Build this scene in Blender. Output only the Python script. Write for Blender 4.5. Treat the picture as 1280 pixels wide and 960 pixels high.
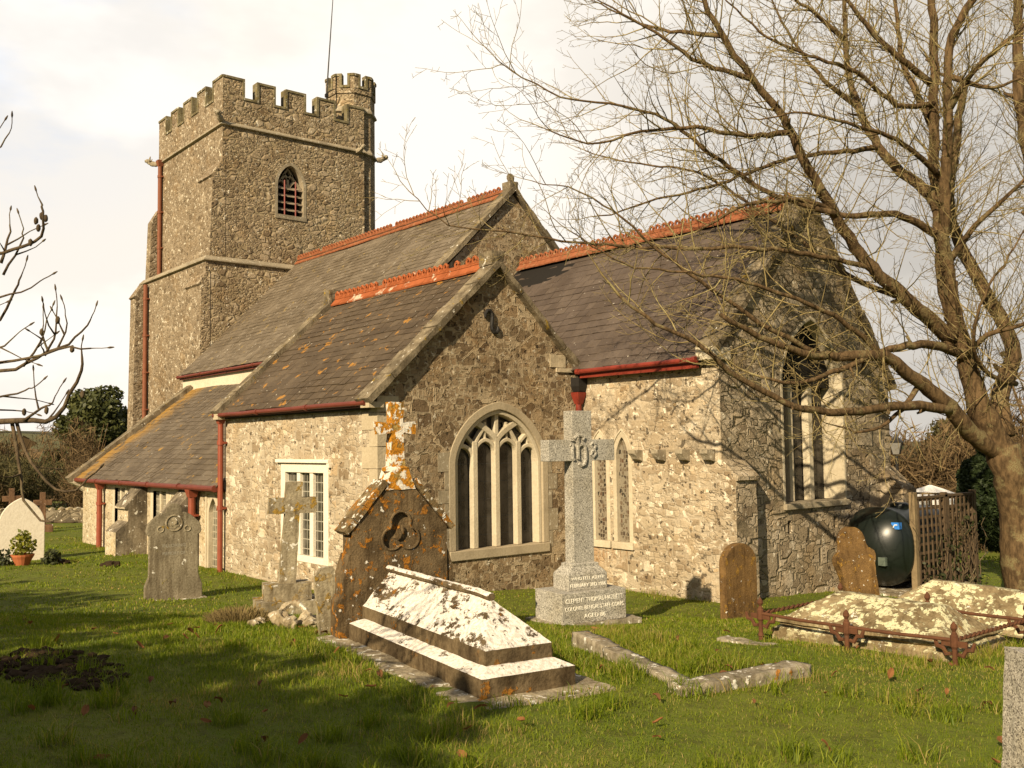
import bpy, bmesh, math, random
import numpy as np
from mathutils import Vector, Matrix, noise as mnoise
from mathutils.geometry import tessellate_polygon

for _o in list(bpy.data.objects):
    bpy.data.objects.remove(_o)
random.seed(7)
rng = np.random.default_rng(11)
R = math.radians
scene = bpy.context.scene
COL = scene.collection

# ------------------------------------------------------------------ camera
CAM = Vector((12.876, -7.925, 2.43))
FW = Vector((-0.76941408, 0.63574066, 0.06193371))
RT = Vector((0.63626303, 0.77135519, -0.01343573))
UP = Vector((0.05631453, -0.02906849, 0.99798983))
cd = bpy.data.cameras.new('camera')
cam = bpy.data.objects.new('camera', cd)
COL.objects.link(cam)
cd.sensor_width = 36.0
cd.lens = 33.926
cd.clip_start = 0.05
cd.clip_end = 6000
cam.matrix_world = Matrix(((RT.x, UP.x, -FW.x, CAM.x), (RT.y, UP.y, -FW.y, CAM.y), (RT.z, UP.z, -FW.z, CAM.z), (0, 0, 0, 1)))
scene.camera = cam

# ------------------------------------------------------------------ light
SUN_EL, SUN_AZ = R(29.0), R(156.0)          # azimuth clockwise from +Y (church north)
SUN = Vector((math.sin(SUN_AZ) * math.cos(SUN_EL), math.cos(SUN_AZ) * math.cos(SUN_EL), math.sin(SUN_EL)))
sl = bpy.data.lights.new('sun', 'SUN')
sl.energy = 5.0
sl.angle = R(0.6)
sl.color = (1.0, 0.82, 0.555)
so = bpy.data.objects.new('sun', sl)
COL.objects.link(so)
so.rotation_euler = (-SUN).to_track_quat('-Z', 'Y').to_euler()

world = bpy.data.worlds.new('World')
scene.world = world
world.use_nodes = True
wn = world.node_tree
wn.nodes.clear()
def wnode(t, **k):
    n = wn.nodes.new(t)
    for a, b in k.items():
        setattr(n, a, b)
    return n
def wmath(op, a, b=None, clamp=False):
    n = wnode('ShaderNodeMath', operation=op, use_clamp=clamp)
    for i, x in enumerate((a, b)):
        if x is None:
            continue
        if isinstance(x, (int, float)):
            n.inputs[i].default_value = x
        else:
            wn.links.new(x, n.inputs[i])
    return n.outputs[0]
sky = wnode('ShaderNodeTexSky', sky_type='NISHITA', sun_disc=False, sun_elevation=SUN_EL, sun_rotation=SUN_AZ)
sky.air_density = 1.0
sky.dust_density = 1.5
tc = wnode('ShaderNodeTexCoord')
mp = wnode('ShaderNodeMapping')
mp.inputs['Scale'].default_value = (1.0, 1.0, 2.6)
wn.links.new(tc.outputs['Generated'], mp.inputs['Vector'])
n1 = wnode('ShaderNodeTexNoise'); n1.inputs['Scale'].default_value = 2.3; n1.inputs['Detail'].default_value = 6; n1.inputs['Roughness'].default_value = 0.56
n2 = wnode('ShaderNodeTexNoise'); n2.inputs['Scale'].default_value = 3.4; n2.inputs['Detail'].default_value = 5; n2.inputs['Roughness'].default_value = 0.55
wn.links.new(mp.outputs[0], n1.inputs['Vector'])
mp2 = wnode('ShaderNodeMapping'); mp2.inputs['Location'].default_value = (3.1, 1.7, 0.4); mp2.inputs['Scale'].default_value = (1.0, 1.0, 2.2)
wn.links.new(tc.outputs['Generated'], mp2.inputs['Vector'])
wn.links.new(mp2.outputs[0], n2.inputs['Vector'])
def wrange(x, a, b, c, d):
    n = wnode('ShaderNodeMapRange', interpolation_type='SMOOTHSTEP')
    for i, q in enumerate((a, b, c, d)):
        n.inputs[i + 1].default_value = q
    wn.links.new(x, n.inputs[0])
    return n.outputs[0]
def wdot(v):
    n = wnode('ShaderNodeVectorMath', operation='DOT_PRODUCT')
    wn.links.new(tc.outputs['Generated'], n.inputs[0])
    n.inputs[1].default_value = v
    return n.outputs['Value']
# the bank of bright cloud stands in the west and north-west; the rest of the sky is thinner and darker
toward = wdot((-0.80, 0.58, 0.13))
bank = wrange(toward, 0.35, 0.93, 0.0, 1.0)
cover = wmath('ADD', wrange(n1.outputs['Fac'], 0.32, 0.46, 0.0, 1.0), wrange(wdot((-0.62, 0.70, 0.36)), 0.80, 0.95, 0.0, 1.0), True)
cover = wmath('MULTIPLY', cover, wrange(toward, -0.2, 0.6, 0.78, 1.0))
shade = wrange(n2.outputs['Fac'], 0.40, 0.56, 0.89, 1.0)
east_grey = wrange(wdot((-0.25, 0.96, 0.10)), 0.78, 1.0, 1.0, 0.60)      # greyer cloud low in the north
bright = wmath('MULTIPLY', wmath('MULTIPLY', wmath('ADD', wmath('MULTIPLY', bank, 0.66), 0.34), shade), east_grey)
ccol = wnode('ShaderNodeMix', data_type='RGBA')
ccol.inputs['A'].default_value = (0.90, 0.845, 0.79, 1)
ccol.inputs['B'].default_value = (1.0, 0.935, 0.84, 1)
wn.links.new(shade, ccol.inputs['Factor'])
thin = wnode('ShaderNodeMix', data_type='RGBA')               # cloud thin enough to show blue, left of the tower and in other gaps
wn.links.new(wmath('MULTIPLY', wrange(n1.outputs['Fac'], 0.42, 0.54, 1.0, 0.25), wmath('ADD', wrange(wdot((-0.915, 0.235, 0.335)), 0.990, 0.9995, 0.0, 0.55), 0.03)), thin.inputs['Factor'])
wn.links.new(ccol.outputs['Result'], thin.inputs['A'])
thin.inputs['B'].default_value = (0.66, 0.76, 0.93, 1)
cmul = wnode('ShaderNodeVectorMath', operation='SCALE')
wn.links.new(thin.outputs['Result'], cmul.inputs[0])
wn.links.new(wmath('MULTIPLY', bright, 8.3), cmul.inputs['Scale'])
wmix = wnode('ShaderNodeMix', data_type='RGBA')
wn.links.new(cover, wmix.inputs['Factor'])
wn.links.new(sky.outputs[0], wmix.inputs['A'])
wn.links.new(cmul.outputs[0], wmix.inputs['B'])
bg = wnode('ShaderNodeBackground')
bg.inputs['Strength'].default_value = 0.085
wo = wnode('ShaderNodeOutputWorld')
wn.links.new(wmix.outputs['Result'], bg.inputs['Color'])
wn.links.new(bg.outputs[0], wo.inputs['Surface'])

vs = scene.view_settings
vs.view_transform = 'Standard'
vs.look = 'None'
vs.gamma = 1.0
vs.use_curve_mapping = False
vs.exposure = 0.70

# ------------------------------------------------------------------ helpers: objects
def tag(o, label=None, cat=None, group=None, kind=None):
    for k, v in (('label', label), ('category', cat), ('group', group), ('kind', kind)):
        if v:
            o[k] = v
    return o

def thing(name, loc, rz, label, cat, group=None, tilt=(0, 0)):
    o = bpy.data.objects.new(name, None)
    COL.objects.link(o)
    o.location = loc
    o.rotation_euler = (tilt[0], tilt[1], rz)
    o.empty_display_size = 0.2
    return tag(o, label, cat, group)

def finish(name, me, mat, parent, label=None):
    o = bpy.data.objects.new(name, me)
    COL.objects.link(o)
    if mat is not None:
        me.materials.append(mat)
    if parent is not None:
        o.parent = parent
    if label:
        o['label'] = label
    return o

def np_mesh(name, verts, quads, mat, parent=None, attr=None, smooth=False):
    """numpy verts (N,3), faces (M,k) -> one mesh object"""
    me = bpy.data.meshes.new(name)
    verts = np.asarray(verts, np.float32)
    faces = np.asarray(quads, np.int32)
    k = faces.shape[1]
    me.vertices.add(len(verts)); me.vertices.foreach_set('co', verts.ravel())
    me.loops.add(faces.size); me.loops.foreach_set('vertex_index', faces.ravel())
    me.polygons.add(len(faces))
    me.polygons.foreach_set('loop_start', np.arange(0, faces.size, k, dtype=np.int32))
    if smooth:
        me.polygons.foreach_set('use_smooth', np.ones(len(faces), dtype=bool))
    if attr is not None:
        a = me.attributes.new('rnd', 'FLOAT', 'FACE')
        a.data.foreach_set('value', np.asarray(attr, np.float32))
    me.update(calc_edges=True)
    return finish(name, me, mat, parent)

class MB:
    def __init__(s):
        s.v = []; s.f = []; s.r = []
    def add(s, vs, fs, r=None):
        b = len(s.v)
        s.v += [tuple(x) for x in vs]
        s.f += [tuple(i + b for i in f) for f in fs]
        s.r += [random.random() if r is None else r] * len(fs)
        return s
    def box(s, x0, x1, y0, y1, z0, z1, r=None):
        return s.add([(x0, y0, z0), (x1, y0, z0), (x1, y1, z0), (x0, y1, z0), (x0, y0, z1), (x1, y0, z1), (x1, y1, z1), (x0, y1, z1)],
                     [(0, 3, 2, 1), (4, 5, 6, 7), (0, 1, 5, 4), (1, 2, 6, 5), (2, 3, 7, 6), (3, 0, 4, 7)], r)
    def fbox(s, fr, a0, a1, b0, b1, c0, c1, r=None):
        p = [fr(a, b, c) for c in (c0, c1) for (a, b) in ((a0, b0), (a1, b0), (a1, b1), (a0, b1))]
        return s.add(p, [(0, 3, 2, 1), (4, 5, 6, 7), (0, 1, 5, 4), (1, 2, 6, 5), (2, 3, 7, 6), (3, 0, 4, 7)], r)
    def prism(s, A, B, r=None):
        n = len(A)
        fs = [tuple(range(n))[::-1], tuple(range(n, 2 * n))]
        fs += [(i, (i + 1) % n, n + (i + 1) % n, n + i) for i in range(n)]
        return s.add(list(A) + list(B), fs, r)
    def loft(s, rings, cap=True, r=None):
        n = len(rings[0]); vs = [p for rg in rings for p in rg]; fs = []
        for k in range(len(rings) - 1):
            for i in range(n):
                j = (i + 1) % n
                fs.append((k * n + i, k * n + j, (k + 1) * n + j, (k + 1) * n + i))
        if cap:
            fs.append(tuple(range(n))[::-1]); fs.append(tuple(range((len(rings) - 1) * n, len(rings) * n)))
        return s.add(vs, fs, r)
    def tube(s, pts, rad, n=8, cap=True, r=None):
        pts = [Vector(p) for p in pts]
        rad = rad if isinstance(rad, (list, tuple)) else [rad] * len(pts)
        rings = []; last = None
        for i, p in enumerate(pts):
            t = (pts[min(i + 1, len(pts) - 1)] - pts[max(i - 1, 0)])
            if t.length < 1e-9:
                t = Vector((0, 0, 1))
            t.normalize()
            if last is None:
                a = t.orthogonal().normalized()
            else:
                a = (last - t * last.dot(t))
                a = a.normalized() if a.length > 1e-6 else t.orthogonal().normalized()
            last = a; b = t.cross(a)
            rings.append([p + (a * math.cos(2 * math.pi * k / n) + b * math.sin(2 * math.pi * k / n)) * rad[i] for k in range(n)])
        return s.loft(rings, cap, r)
    def lathe(s, prof, c=(0, 0, 0), n=12, r=None):
        rings = [[(c[0] + q * math.cos(2 * math.pi * k / n), c[1] + q * math.sin(2 * math.pi * k / n), c[2] + z) for k in range(n)] for q, z in prof]
        return s.loft(rings, True, r)
    def blob(s, c, rx, ry, rz, sub=2, amp=0.25, sc=1.5, seed=0.0):
        bm = bmesh.new(); bmesh.ops.create_icosphere(bm, subdivisions=sub, radius=1)
        vs = []
        for v in bm.verts:
            k = 1 + amp * mnoise.noise(v.co * sc + Vector((seed, seed * 1.7, -seed)))
            vs.append((c[0] + v.co.x * rx * k, c[1] + v.co.y * ry * k, c[2] + v.co.z * rz * k))
        fs = [tuple(v.index for v in f.verts) for f in bm.faces]
        bm.free()
        return s.add(vs, fs)
    def panel(s, fr, outer, holes, depth, r=None):
        loops = [outer] + list(holes)
        tri = tessellate_polygon([[Vector((a, b, 0)) for a, b in lp] for lp in loops])
        flat = [q for lp in loops for q in lp]; n = len(flat)
        vs = [fr(a, b, 0) for a, b in flat] + [fr(a, b, -depth) for a, b in flat]
        fs = [tuple(t) for t in tri] + [tuple(n + i for i in t[::-1]) for t in tri]
        k = 0
        for lp in loops:
            m = len(lp)
            fs += [(k + i, k + (i + 1) % m, n + k + (i + 1) % m, n + k + i) for i in range(m)]
            k += m
        return s.add(vs, fs, r)
    def band(s, fr, pts, w0, w1, c0, c1, closed=False, r=None):
        """strip following a polyline in a wall plane, from offset w0 to w1 (left of travel), depth c0..c1"""
        P = [Vector((a, b)) for a, b in pts]; n = len(P); L = []
        for i in range(n):
            a = P[i - 1] if (i > 0 or closed) else None
            b = P[(i + 1) % n] if (i < n - 1 or closed) else None
            d1 = (P[i] - a).normalized() if a is not None else None
            d2 = (b - P[i]).normalized() if b is not None else None
            if d1 is None: d1 = d2
            if d2 is None: d2 = d1
            m1 = Vector((-d1.y, d1.x)); m2 = Vector((-d2.y, d2.x)); m = m1 + m2
            if m.length < 1e-6: m = m1
            m.normalize(); m = m / max(0.35, m.dot(m1)); L.append(m)
        rings = []
        for p, m in zip(P, L):
            i0 = p + m * w0; i1 = p + m * w1
            rings.append([fr(i0.x, i0.y, c0), fr(i1.x, i1.y, c0), fr(i1.x, i1.y, c1), fr(i0.x, i0.y, c1)])
        if closed:
            rings.append(rings[0])
        return s.loft(rings, not closed, r)
    def mark(s):
        s.marks = getattr(s, 'marks', []) + [(len(s.v), len(s.f))]
        return s
    def build_each(s, name, mat, parent=None, label=None, **k):
        """every run of shapes since the last mark() becomes a part of its own"""
        mk = [(0, 0)] + [m_ for m_ in getattr(s, 'marks', []) if m_ != (0, 0)] + [(len(s.v), len(s.f))]; o = None
        for (v0, f0), (v1, f1) in zip(mk[:-1], mk[1:]):
            if v1 == v0: continue
            q = MB(); q.v = s.v[v0:v1]; q.f = [tuple(i - v0 for i in f) for f in s.f[f0:f1]]; q.r = s.r[f0:f1]
            o = q.build(name, mat, parent, label, **k)
        return o
    def build(s, name, mat, parent=None, label=None, bevel=0.0, smooth=False, recalc=True, worn=None, seg=2):
        me = bpy.data.meshes.new(name)
        me.from_pydata(s.v, [], s.f)
        bm = bmesh.new(); bm.from_mesh(me)
        if recalc:
            bmesh.ops.recalc_face_normals(bm, faces=bm.faces)
        if worn:
            size, amp, sc = worn
            for _ in range(5):
                es = [e for e in bm.edges if e.calc_length() > size]
                if not es: break
                bmesh.ops.subdivide_edges(bm, edges=es, cuts=1, use_grid_fill=True)
            bmesh.ops.triangulate(bm, faces=[f for f in bm.faces if len(f.verts) > 4])
            bm.normal_update()
            sd = Vector((random.uniform(-9, 9), random.uniform(-9, 9), 0))
            mv = []
            for v in bm.verts:
                q = v.co * sc + sd
                mv.append(v.normal * amp * (mnoise.noise(q) + 0.5 * mnoise.noise(q * 2.3)) )
            for v, d in zip(bm.verts, mv):
                v.co += d
        bm.to_mesh(me); bm.free()
        if not worn:
            a = me.attributes.new('rnd', 'FLOAT', 'FACE')
            if len(me.polygons) == len(s.r):
                a.data.foreach_set('value', np.array(s.r, np.float32))
        if smooth:
            me.polygons.foreach_set('use_smooth', np.ones(len(me.polygons), dtype=bool))
        me.update()
        o = finish(name, me, mat, parent, label)
        if bevel > 0:
            m = o.modifiers.new('bevel', 'BEVEL'); m.width = bevel; m.segments = seg; m.limit_method = 'ANGLE'; m.angle_limit = R(35)
            m.harden_normals = False
        return o

def FE(x):            # wall facing east: a = y, b = z, c = outwards
    return lambda a, b, c: (x + c, a, b)
def FS(y):            # wall facing south: a = x, b = z, c = outwards
    return lambda a, b, c: (a, y - c, b)

def text_part(s, size, extrude, mat, parent, fr, a, b, c, align='CENTER', width=None, name='inscription'):
    cu = bpy.data.curves.new(name, 'FONT'); cu.body = s; cu.size = size; cu.extrude = extrude; cu.align_x = align; cu.resolution_u = 3
    tmp = bpy.data.objects.new('tmp', cu); COL.objects.link(tmp)
    dg = bpy.context.evaluated_depsgraph_get(); dg.update()
    me = bpy.data.meshes.new_from_object(tmp.evaluated_get(dg))
    bpy.data.objects.remove(tmp); bpy.data.curves.remove(cu)
    co = [v.co.copy() for v in me.vertices]
    k = 1.0
    if width:
        xs = [q.x for q in co]; k = width / (max(xs) - min(xs))
    for v, q in zip(me.vertices, co):
        v.co = Vector(fr(a + q.x * k, b + q.y, c + q.z))
    me.name = name
    return finish(name, me, mat, parent)

# ------------------------------------------------------------------ ground height
DK = [(-60, .85), (0, .75), (6, .68), (9, .57), (10.5, .45), (12, .28), (13.5, .1), (15, 0), (17, -.1), (26, -.28), (40, -.5), (60, -.9), (90, -2.5), (200, -9), (5000, -9)]
DX = np.array([a for a, b in DK]); DZ = np.array([b for a, b in DK])
_fh = np.array([FW.x, FW.y]); _fh /= np.linalg.norm(_fh); _rh = np.array([_fh[1], -_fh[0]])
def gz(x, y):
    qx = np.asarray(x) - CAM.x; qy = np.asarray(y) - CAM.y
    d = qx * _fh[0] + qy * _fh[1]; l = qx * _rh[0] + qy * _rh[1]
    z = np.interp(d, DX, DZ) - .02 * np.clip(l, -8, 8)
    fall = np.clip((d - 23) / 8, 0, 1) * np.clip((l - 5) / 5, 0, 1)
    return z - 1.5 * fall
def gp(x, y, dz=0.0):
    return Vector((x, y, float(gz(x, y)) + dz))

# ------------------------------------------------------------------ materials
class NT:
    def __init__(s, name, rough=0.9, spec=0.2):
        s.m = bpy.data.materials.new(name); s.m.use_nodes = True
        s.t = s.m.node_tree; s.b = s.t.nodes['Principled BSDF']
        s.b.inputs['Roughness'].default_value = rough
        s.b.inputs['Specular IOR Level'].default_value = spec
        s._tc = None
    def n(s, t, **k):
        q = s.t.nodes.new(t)
        for a, b in k.items(): setattr(q, a, b)
        return q
    def l(s, a, b): s.t.links.new(a, b)
    def put(s, sock, x):
        if isinstance(x, (int, float)): sock.default_value = x
        elif isinstance(x, tuple): sock.default_value = x if len(x) == 4 or sock.type == 'VECTOR' else (*x, 1)
        else: s.l(x, sock)
    def co(s, scale=(1, 1, 1), rot=(0, 0, 0), loc=(0, 0, 0)):
        if s._tc is None: s._tc = s.n('ShaderNodeTexCoord')
        mp = s.n('ShaderNodeMapping'); mp.inputs['Scale'].default_value = scale; mp.inputs['Rotation'].default_value = rot; mp.inputs['Location'].default_value = loc
        s.l(s._tc.outputs['Object'], mp.inputs['Vector']); return mp.outputs[0]
    def noise(s, vec, scale, detail=3, rough=0.55, col=False):
        q = s.n('ShaderNodeTexNoise'); q.inputs['Scale'].default_value = scale; q.inputs['Detail'].default_value = detail; q.inputs['Roughness'].default_value = rough
        s.l(vec, q.inputs['Vector']); return q.outputs['Color' if col else 'Fac']
    def voro(s, vec, scale, feature='F1', metric='EUCLIDEAN', rnd=1.0, out='Distance'):
        q = s.n('ShaderNodeTexVoronoi', feature=feature)
        if feature != 'DISTANCE_TO_EDGE': q.distance = metric
        q.inputs['Scale'].default_value = scale; q.inputs['Randomness'].default_value = rnd
        s.l(vec, q.inputs['Vector']); return q.outputs[out]
    def ramp(s, x, stops, interp='LINEAR'):
        q = s.n('ShaderNodeValToRGB'); e = q.color_ramp.elements; q.color_ramp.interpolation = interp
        while len(e) < len(stops): e.new(0.5)
        for el, (p, c) in zip(e, stops):
            el.position = p; el.color = (*c, 1) if len(c) == 3 else c
        s.l(x, q.inputs[0]); return q.outputs[0]
    def mix(s, f, a, b, blend='MIX'):
        q = s.n('ShaderNodeMix', data_type='RGBA', blend_type=blend)
        s.put(q.inputs['Factor'], f); s.put(q.inputs['A'], a); s.put(q.inputs['B'], b); return q.outputs['Result']
    def math(s, op, a, b=0.0, clamp=False):
        q = s.n('ShaderNodeMath', operation=op, use_clamp=clamp); s.put(q.inputs[0], a); s.put(q.inputs[1], b); return q.outputs[0]
    def rng(s, x, a, b, c=0.0, d=1.0, smooth=True):
        q = s.n('ShaderNodeMapRange', interpolation_type='SMOOTHSTEP' if smooth else 'LINEAR')
        for i, v in enumerate((a, b, c, d)): q.inputs[i + 1].default_value = v
        s.l(x, q.inputs[0]); return q.outputs[0]
    def warp(s, vec, scale, amt):
        c = s.noise(vec, scale, 2, 0.5, True)
        a = s.n('ShaderNodeVectorMath', operation='MULTIPLY_ADD'); s.l(c, a.inputs[0]); a.inputs[1].default_value = (amt,) * 3; s.l(vec, a.inputs[2])
        return a.outputs[0]
    def sep(s, x, i=0):
        q = s.n('ShaderNodeSeparateColor'); s.l(x, q.inputs[0]); return q.outputs[i]
    def up(s):
        g = s.n('ShaderNodeNewGeometry'); q = s.n('ShaderNodeSeparateXYZ'); s.l(g.outputs['Normal'], q.inputs[0]); return q.outputs[2]
    def attr(s, name='rnd'):
        a = s.n('ShaderNodeAttribute', attribute_name=name); return a.outputs['Fac']
    def done(s, col, bump=None, dist=0.02, strength=1.0, rough=None):
        s.put(s.b.inputs['Base Color'], col)
        if bump is not None:
            q = s.n('ShaderNodeBump'); q.inputs['Distance'].default_value = dist; q.inputs['Strength'].default_value = strength
            s.l(bump, q.inputs['Height']); s.l(q.outputs[0], s.b.inputs['Normal'])
        if rough is not None: s.put(s.b.inputs['Roughness'], rough)
        return s.m

def rubble(name, stops, mortar, scale, mw, relief, white=0.0, wcol=(.62, .56, .44), pits=0.0, stain=0.35, warp=0.05, metric=None, dist=0.03, raised=0.0, rust=None):
    """random rubble: stone cells, lime joints, pale lichen spots, dark pits"""
    s = NT(name, 0.93, 0.12)
    base = s.co(); v = s.warp(base, 3.0, warp)
    mp = s.n('ShaderNodeMapping'); mp.inputs['Scale'].default_value = scale; s.l(v, mp.inputs['Vector']); v = mp.outputs[0]
    def cells(k):
        rc_ = s.voro(v, k, 'F1', metric or 'EUCLIDEAN', 1.0, 'Color')
        e_ = s.math('SUBTRACT', s.voro(v, k, 'F2', metric), s.voro(v, k, 'F1', metric)) if metric else s.voro(v, k, 'DISTANCE_TO_EDGE')
        return rc_, e_
    (ra, ea), (rb, eb) = cells(1.0), cells(.44)            # small stones, with patches of larger ones
    pick = s.rng(s.noise(s.co(loc=(5, 5, 2), scale=(1, 1, 1.6)), 1.5, 3, .6), .50, .525)
    rc = s.mix(pick, ra, rb); e = s.math('ADD', ea, s.math('MULTIPLY', pick, s.math('SUBTRACT', eb, ea)))
    stone = s.ramp(s.sep(rc, 0), stops)
    fine = s.noise(base, 42, 4, 0.65)
    med = s.noise(base, 9, 4, 0.6)
    stone = s.mix(s.math('MULTIPLY', s.rng(fine, .3, .7), .55), stone, s.mix(1.0, stone, (.52, .47, .40), 'MULTIPLY'))
    joint = s.rng(e, mw * .45, mw, 1.0, 0.0)
    joint = s.math('MULTIPLY', joint, s.rng(s.noise(base, 2.2, 3), .30, .55, .45, 1.0))
    col = s.mix(joint, stone, s.mix(s.rng(fine, .3, .7), mortar, tuple(c * .72 for c in mortar)))
    big = s.noise(base, 0.75, 4, 0.6)
    col = s.mix(s.math('MULTIPLY', s.rng(big, .42, .68), stain), col, s.mix(1.0, col, (.50, .44, .36), 'MULTIPLY'))
    warm = s.noise(s.co(loc=(7, 3, 1)), 1.4, 3)
    col = s.mix(s.math('MULTIPLY', s.rng(warm, .5, .72), .35), col, s.mix(1.0, col, (1.0, .80, .52), 'MULTIPLY'))
    if white > 0:
        w = s.math('MULTIPLY', s.rng(s.noise(s.co(loc=(2, 9, 4)), 7.5, 3, .6), .62 - .06 * white, .69 - .06 * white), s.rng(med, .42, .55))
        col = s.mix(s.math('MULTIPLY', w, .85), col, wcol)
    if rust:                                  # iron stain running down below a window
        q = s.n('ShaderNodeSeparateXYZ'); s.l(base, q.inputs[0]); x0_, x1_, z1_, z0_ = rust
        k = s.math('MULTIPLY', s.math('MULTIPLY', s.rng(q.outputs[0], x0_ - .1, x0_ + .1), s.rng(q.outputs[0], x1_ - .1, x1_ + .1, 1, 0)), s.math('MULTIPLY', s.rng(q.outputs[2], z0_, z1_), s.rng(q.outputs[2], z1_ + .02, z1_ + .05, 1, 0)))
        k = s.math('MULTIPLY', k, s.rng(s.noise(s.co(scale=(6, 6, .7)), 1.6, 3, .6), .38, .62))
        col = s.mix(s.math('MULTIPLY', k, .8), col, (.26, .13, .045))
    h = s.math('SUBTRACT', s.math('MULTIPLY', s.rng(e, 0, mw * 1.5), 1.0 if not raised else .35), s.math('MULTIPLY', joint, -raised))
    h = s.math('ADD', h, s.math('MULTIPLY', s.sep(rc, 1), .45))
    h = s.math('ADD', h, s.math('MULTIPLY', med, .8))
    h = s.math('ADD', h, s.math('MULTIPLY', fine, .45))
    if pits > 0:
        pn = s.noise(s.co(loc=(1, 5, 8)), 11, 2, .5)
        pt = s.rng(pn, .66 - .05 * pits, .72 - .05 * pits)
        col = s.mix(s.math('MULTIPLY', pt, .75), col, (.035, .026, .018))
        h = s.math('SUBTRACT', h, s.math('MULTIPLY', pt, 1.6))
    return s.done(col, h, dist, relief)

def dressed(name, col, dark=(.30, .25, .18), stain=0.5, speck=0.0, joints=True):
    s = NT(name, 0.88, 0.15); b = s.co()
    n1_ = s.noise(b, 1.7, 4, .6); n2_ = s.noise(b, 28, 4, .6)
    c = s.mix(s.math('MULTIPLY', s.rng(n1_, .45, .70), stain), col, dark)
    c = s.mix(s.math('MULTIPLY', s.rng(n2_, .35, .7), .30), c, s.mix(1.0, c, (.62, .57, .5), 'MULTIPLY'))
    r = s.attr(); c = s.mix(s.math('MULTIPLY', r, .25), c, s.mix(1.0, c, (.72, .66, .56), 'MULTIPLY'))
    if speck > 0:
        v = s.rng(s.noise(s.co(loc=(4, 1, 2)), 14, 3, .6), .58, .66)
        c = s.mix(s.math('MULTIPLY', v, speck), c, (.62, .58, .48))
    return s.done(c, s.math('ADD', n2_, s.math('MULTIPLY', n1_, 1.5)), .008, .7)

def grave(name, base, dark, orange=0.0, white=0.0, topwhite=0.0, yellow=0.0, sc=1.0, ocol=(.42, .17, .02), ymax=1.0):
    """weathered gravestone with crusts of lichen"""
    s = NT(name, 0.93, 0.1); b = s.co()
    n1_ = s.noise(b, 2.6 * sc, 5, .62); n2_ = s.noise(b, 34 * sc, 4, .62)
    drip = s.noise(s.co(scale=(7, 7, .8)), 1.6 * sc, 3, .6)
    c = s.mix(s.rng(n1_, .36, .64), base, dark)
    c = s.mix(s.math('MULTIPLY', s.rng(drip, .45, .68), .6), c, s.mix(1.0, c, (.38, .33, .27), 'MULTIPLY'))
    c = s.mix(s.math('MULTIPLY', s.rng(n2_, .35, .68), .55), c, s.mix(1.0, c, (.50, .46, .40), 'MULTIPLY'))
    h = s.math('ADD', s.math('MULTIPLY', n1_, 1.2), n2_)
    up = s.up()
    if orange > 0:
        o = s.rng(s.noise(s.co(loc=(3, 3, 7)), 6.5 * sc, 5, .68), .66 - .16 * orange, .70 - .16 * orange)
        o = s.math('MULTIPLY', o, s.rng(s.noise(s.co(loc=(9, 1, 2)), 1.3 * sc, 2), .40 - .1 * orange, .56 - .1 * orange))
        oc = s.mix(s.rng(n2_, .3, .7), ocol, tuple(q * .45 for q in ocol))
        c = s.mix(s.math('MULTIPLY', o, .9), c, oc); h = s.math('ADD', h, s.math('MULTIPLY', o, .5))
    if yellow > 0:
        vv = s.warp(s.co(loc=(5, 2, 1)), 6, .10)
        d = s.noise(vv, 8.0 * sc, 5, .66); dv = s.rng(s.voro(vv, 15 * sc, 'F1'), .44, .34)
        y = s.math('MULTIPLY', s.math('MAXIMUM', s.rng(d, .51, .55), s.math('MULTIPLY', dv, s.rng(d, .40, .46))), s.rng(s.noise(s.co(loc=(1, 8, 3)), 2.2 * sc, 4, .6), .56 - .16 * yellow, .62 - .16 * yellow))
        y = s.math('MULTIPLY', y, s.rng(up, -.1, .25))
        y = s.math('MULTIPLY', y, s.rng(n2_, .30, .42))
        c = s.mix(s.math('MULTIPLY', y, .92), c, s.mix(s.rng(n2_, .4, .7), (.58, .55, .36), (.42, .39, .22))); h = s.math('ADD', h, s.math('MULTIPLY', y, .8))
    if white > 0:
        w = s.rng(s.noise(s.co(loc=(6, 2, 9)), 9 * sc, 4, .6), .68 - .14 * white, .72 - .14 * white)
        c = s.mix(s.math('MULTIPLY', w, .9), c, (.64, .61, .53)); h = s.math('ADD', h, s.math('MULTIPLY', w, .4))
    if topwhite > 0:
        tn = s.math('ADD', s.noise(s.co(loc=(2, 2, 2), scale=(.7, 1.3, 1.6)), 3.0 * sc, 8, .74), s.math('MULTIPLY', s.noise(s.co(), 19, 4, .7), .34))
        t = s.rng(s.math('ADD', tn, s.math('MULTIPLY', up, .34)), .945 - .12 * topwhite, 1.00 - .12 * topwhite)
        t = s.math('MULTIPLY', t, s.rng(s.math('ADD', up, s.math('MULTIPLY', n1_, .5)), .36, .56))
        c = s.mix(t, c, s.mix(s.rng(n2_, .35, .7), (.70, .655, .595), (.47, .425, .36))); h = s.math('ADD', h, s.math('MULTIPLY', t, .7))
    return s.done(c, h, .010, .9)

def plain(name, col, rough=0.6, var=0.25, sc=12, spec=0.3, metal=0.0, wear=None):
    s = NT(name, rough, spec); s.b.inputs['Metallic'].default_value = metal; b = s.co()
    n_ = s.noise(b, sc, 4, .6)
    c = s.mix(s.math('MULTIPLY', s.rng(n_, .3, .75), var), col, s.mix(1.0, col, (.45, .42, .38), 'MULTIPLY'))
    if wear:
        c = s.mix(s.rng(s.noise(b, sc * .6, 5, .65), .58, .66), c, wear)
    return s.done(c, n_, .003, .5)

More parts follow.
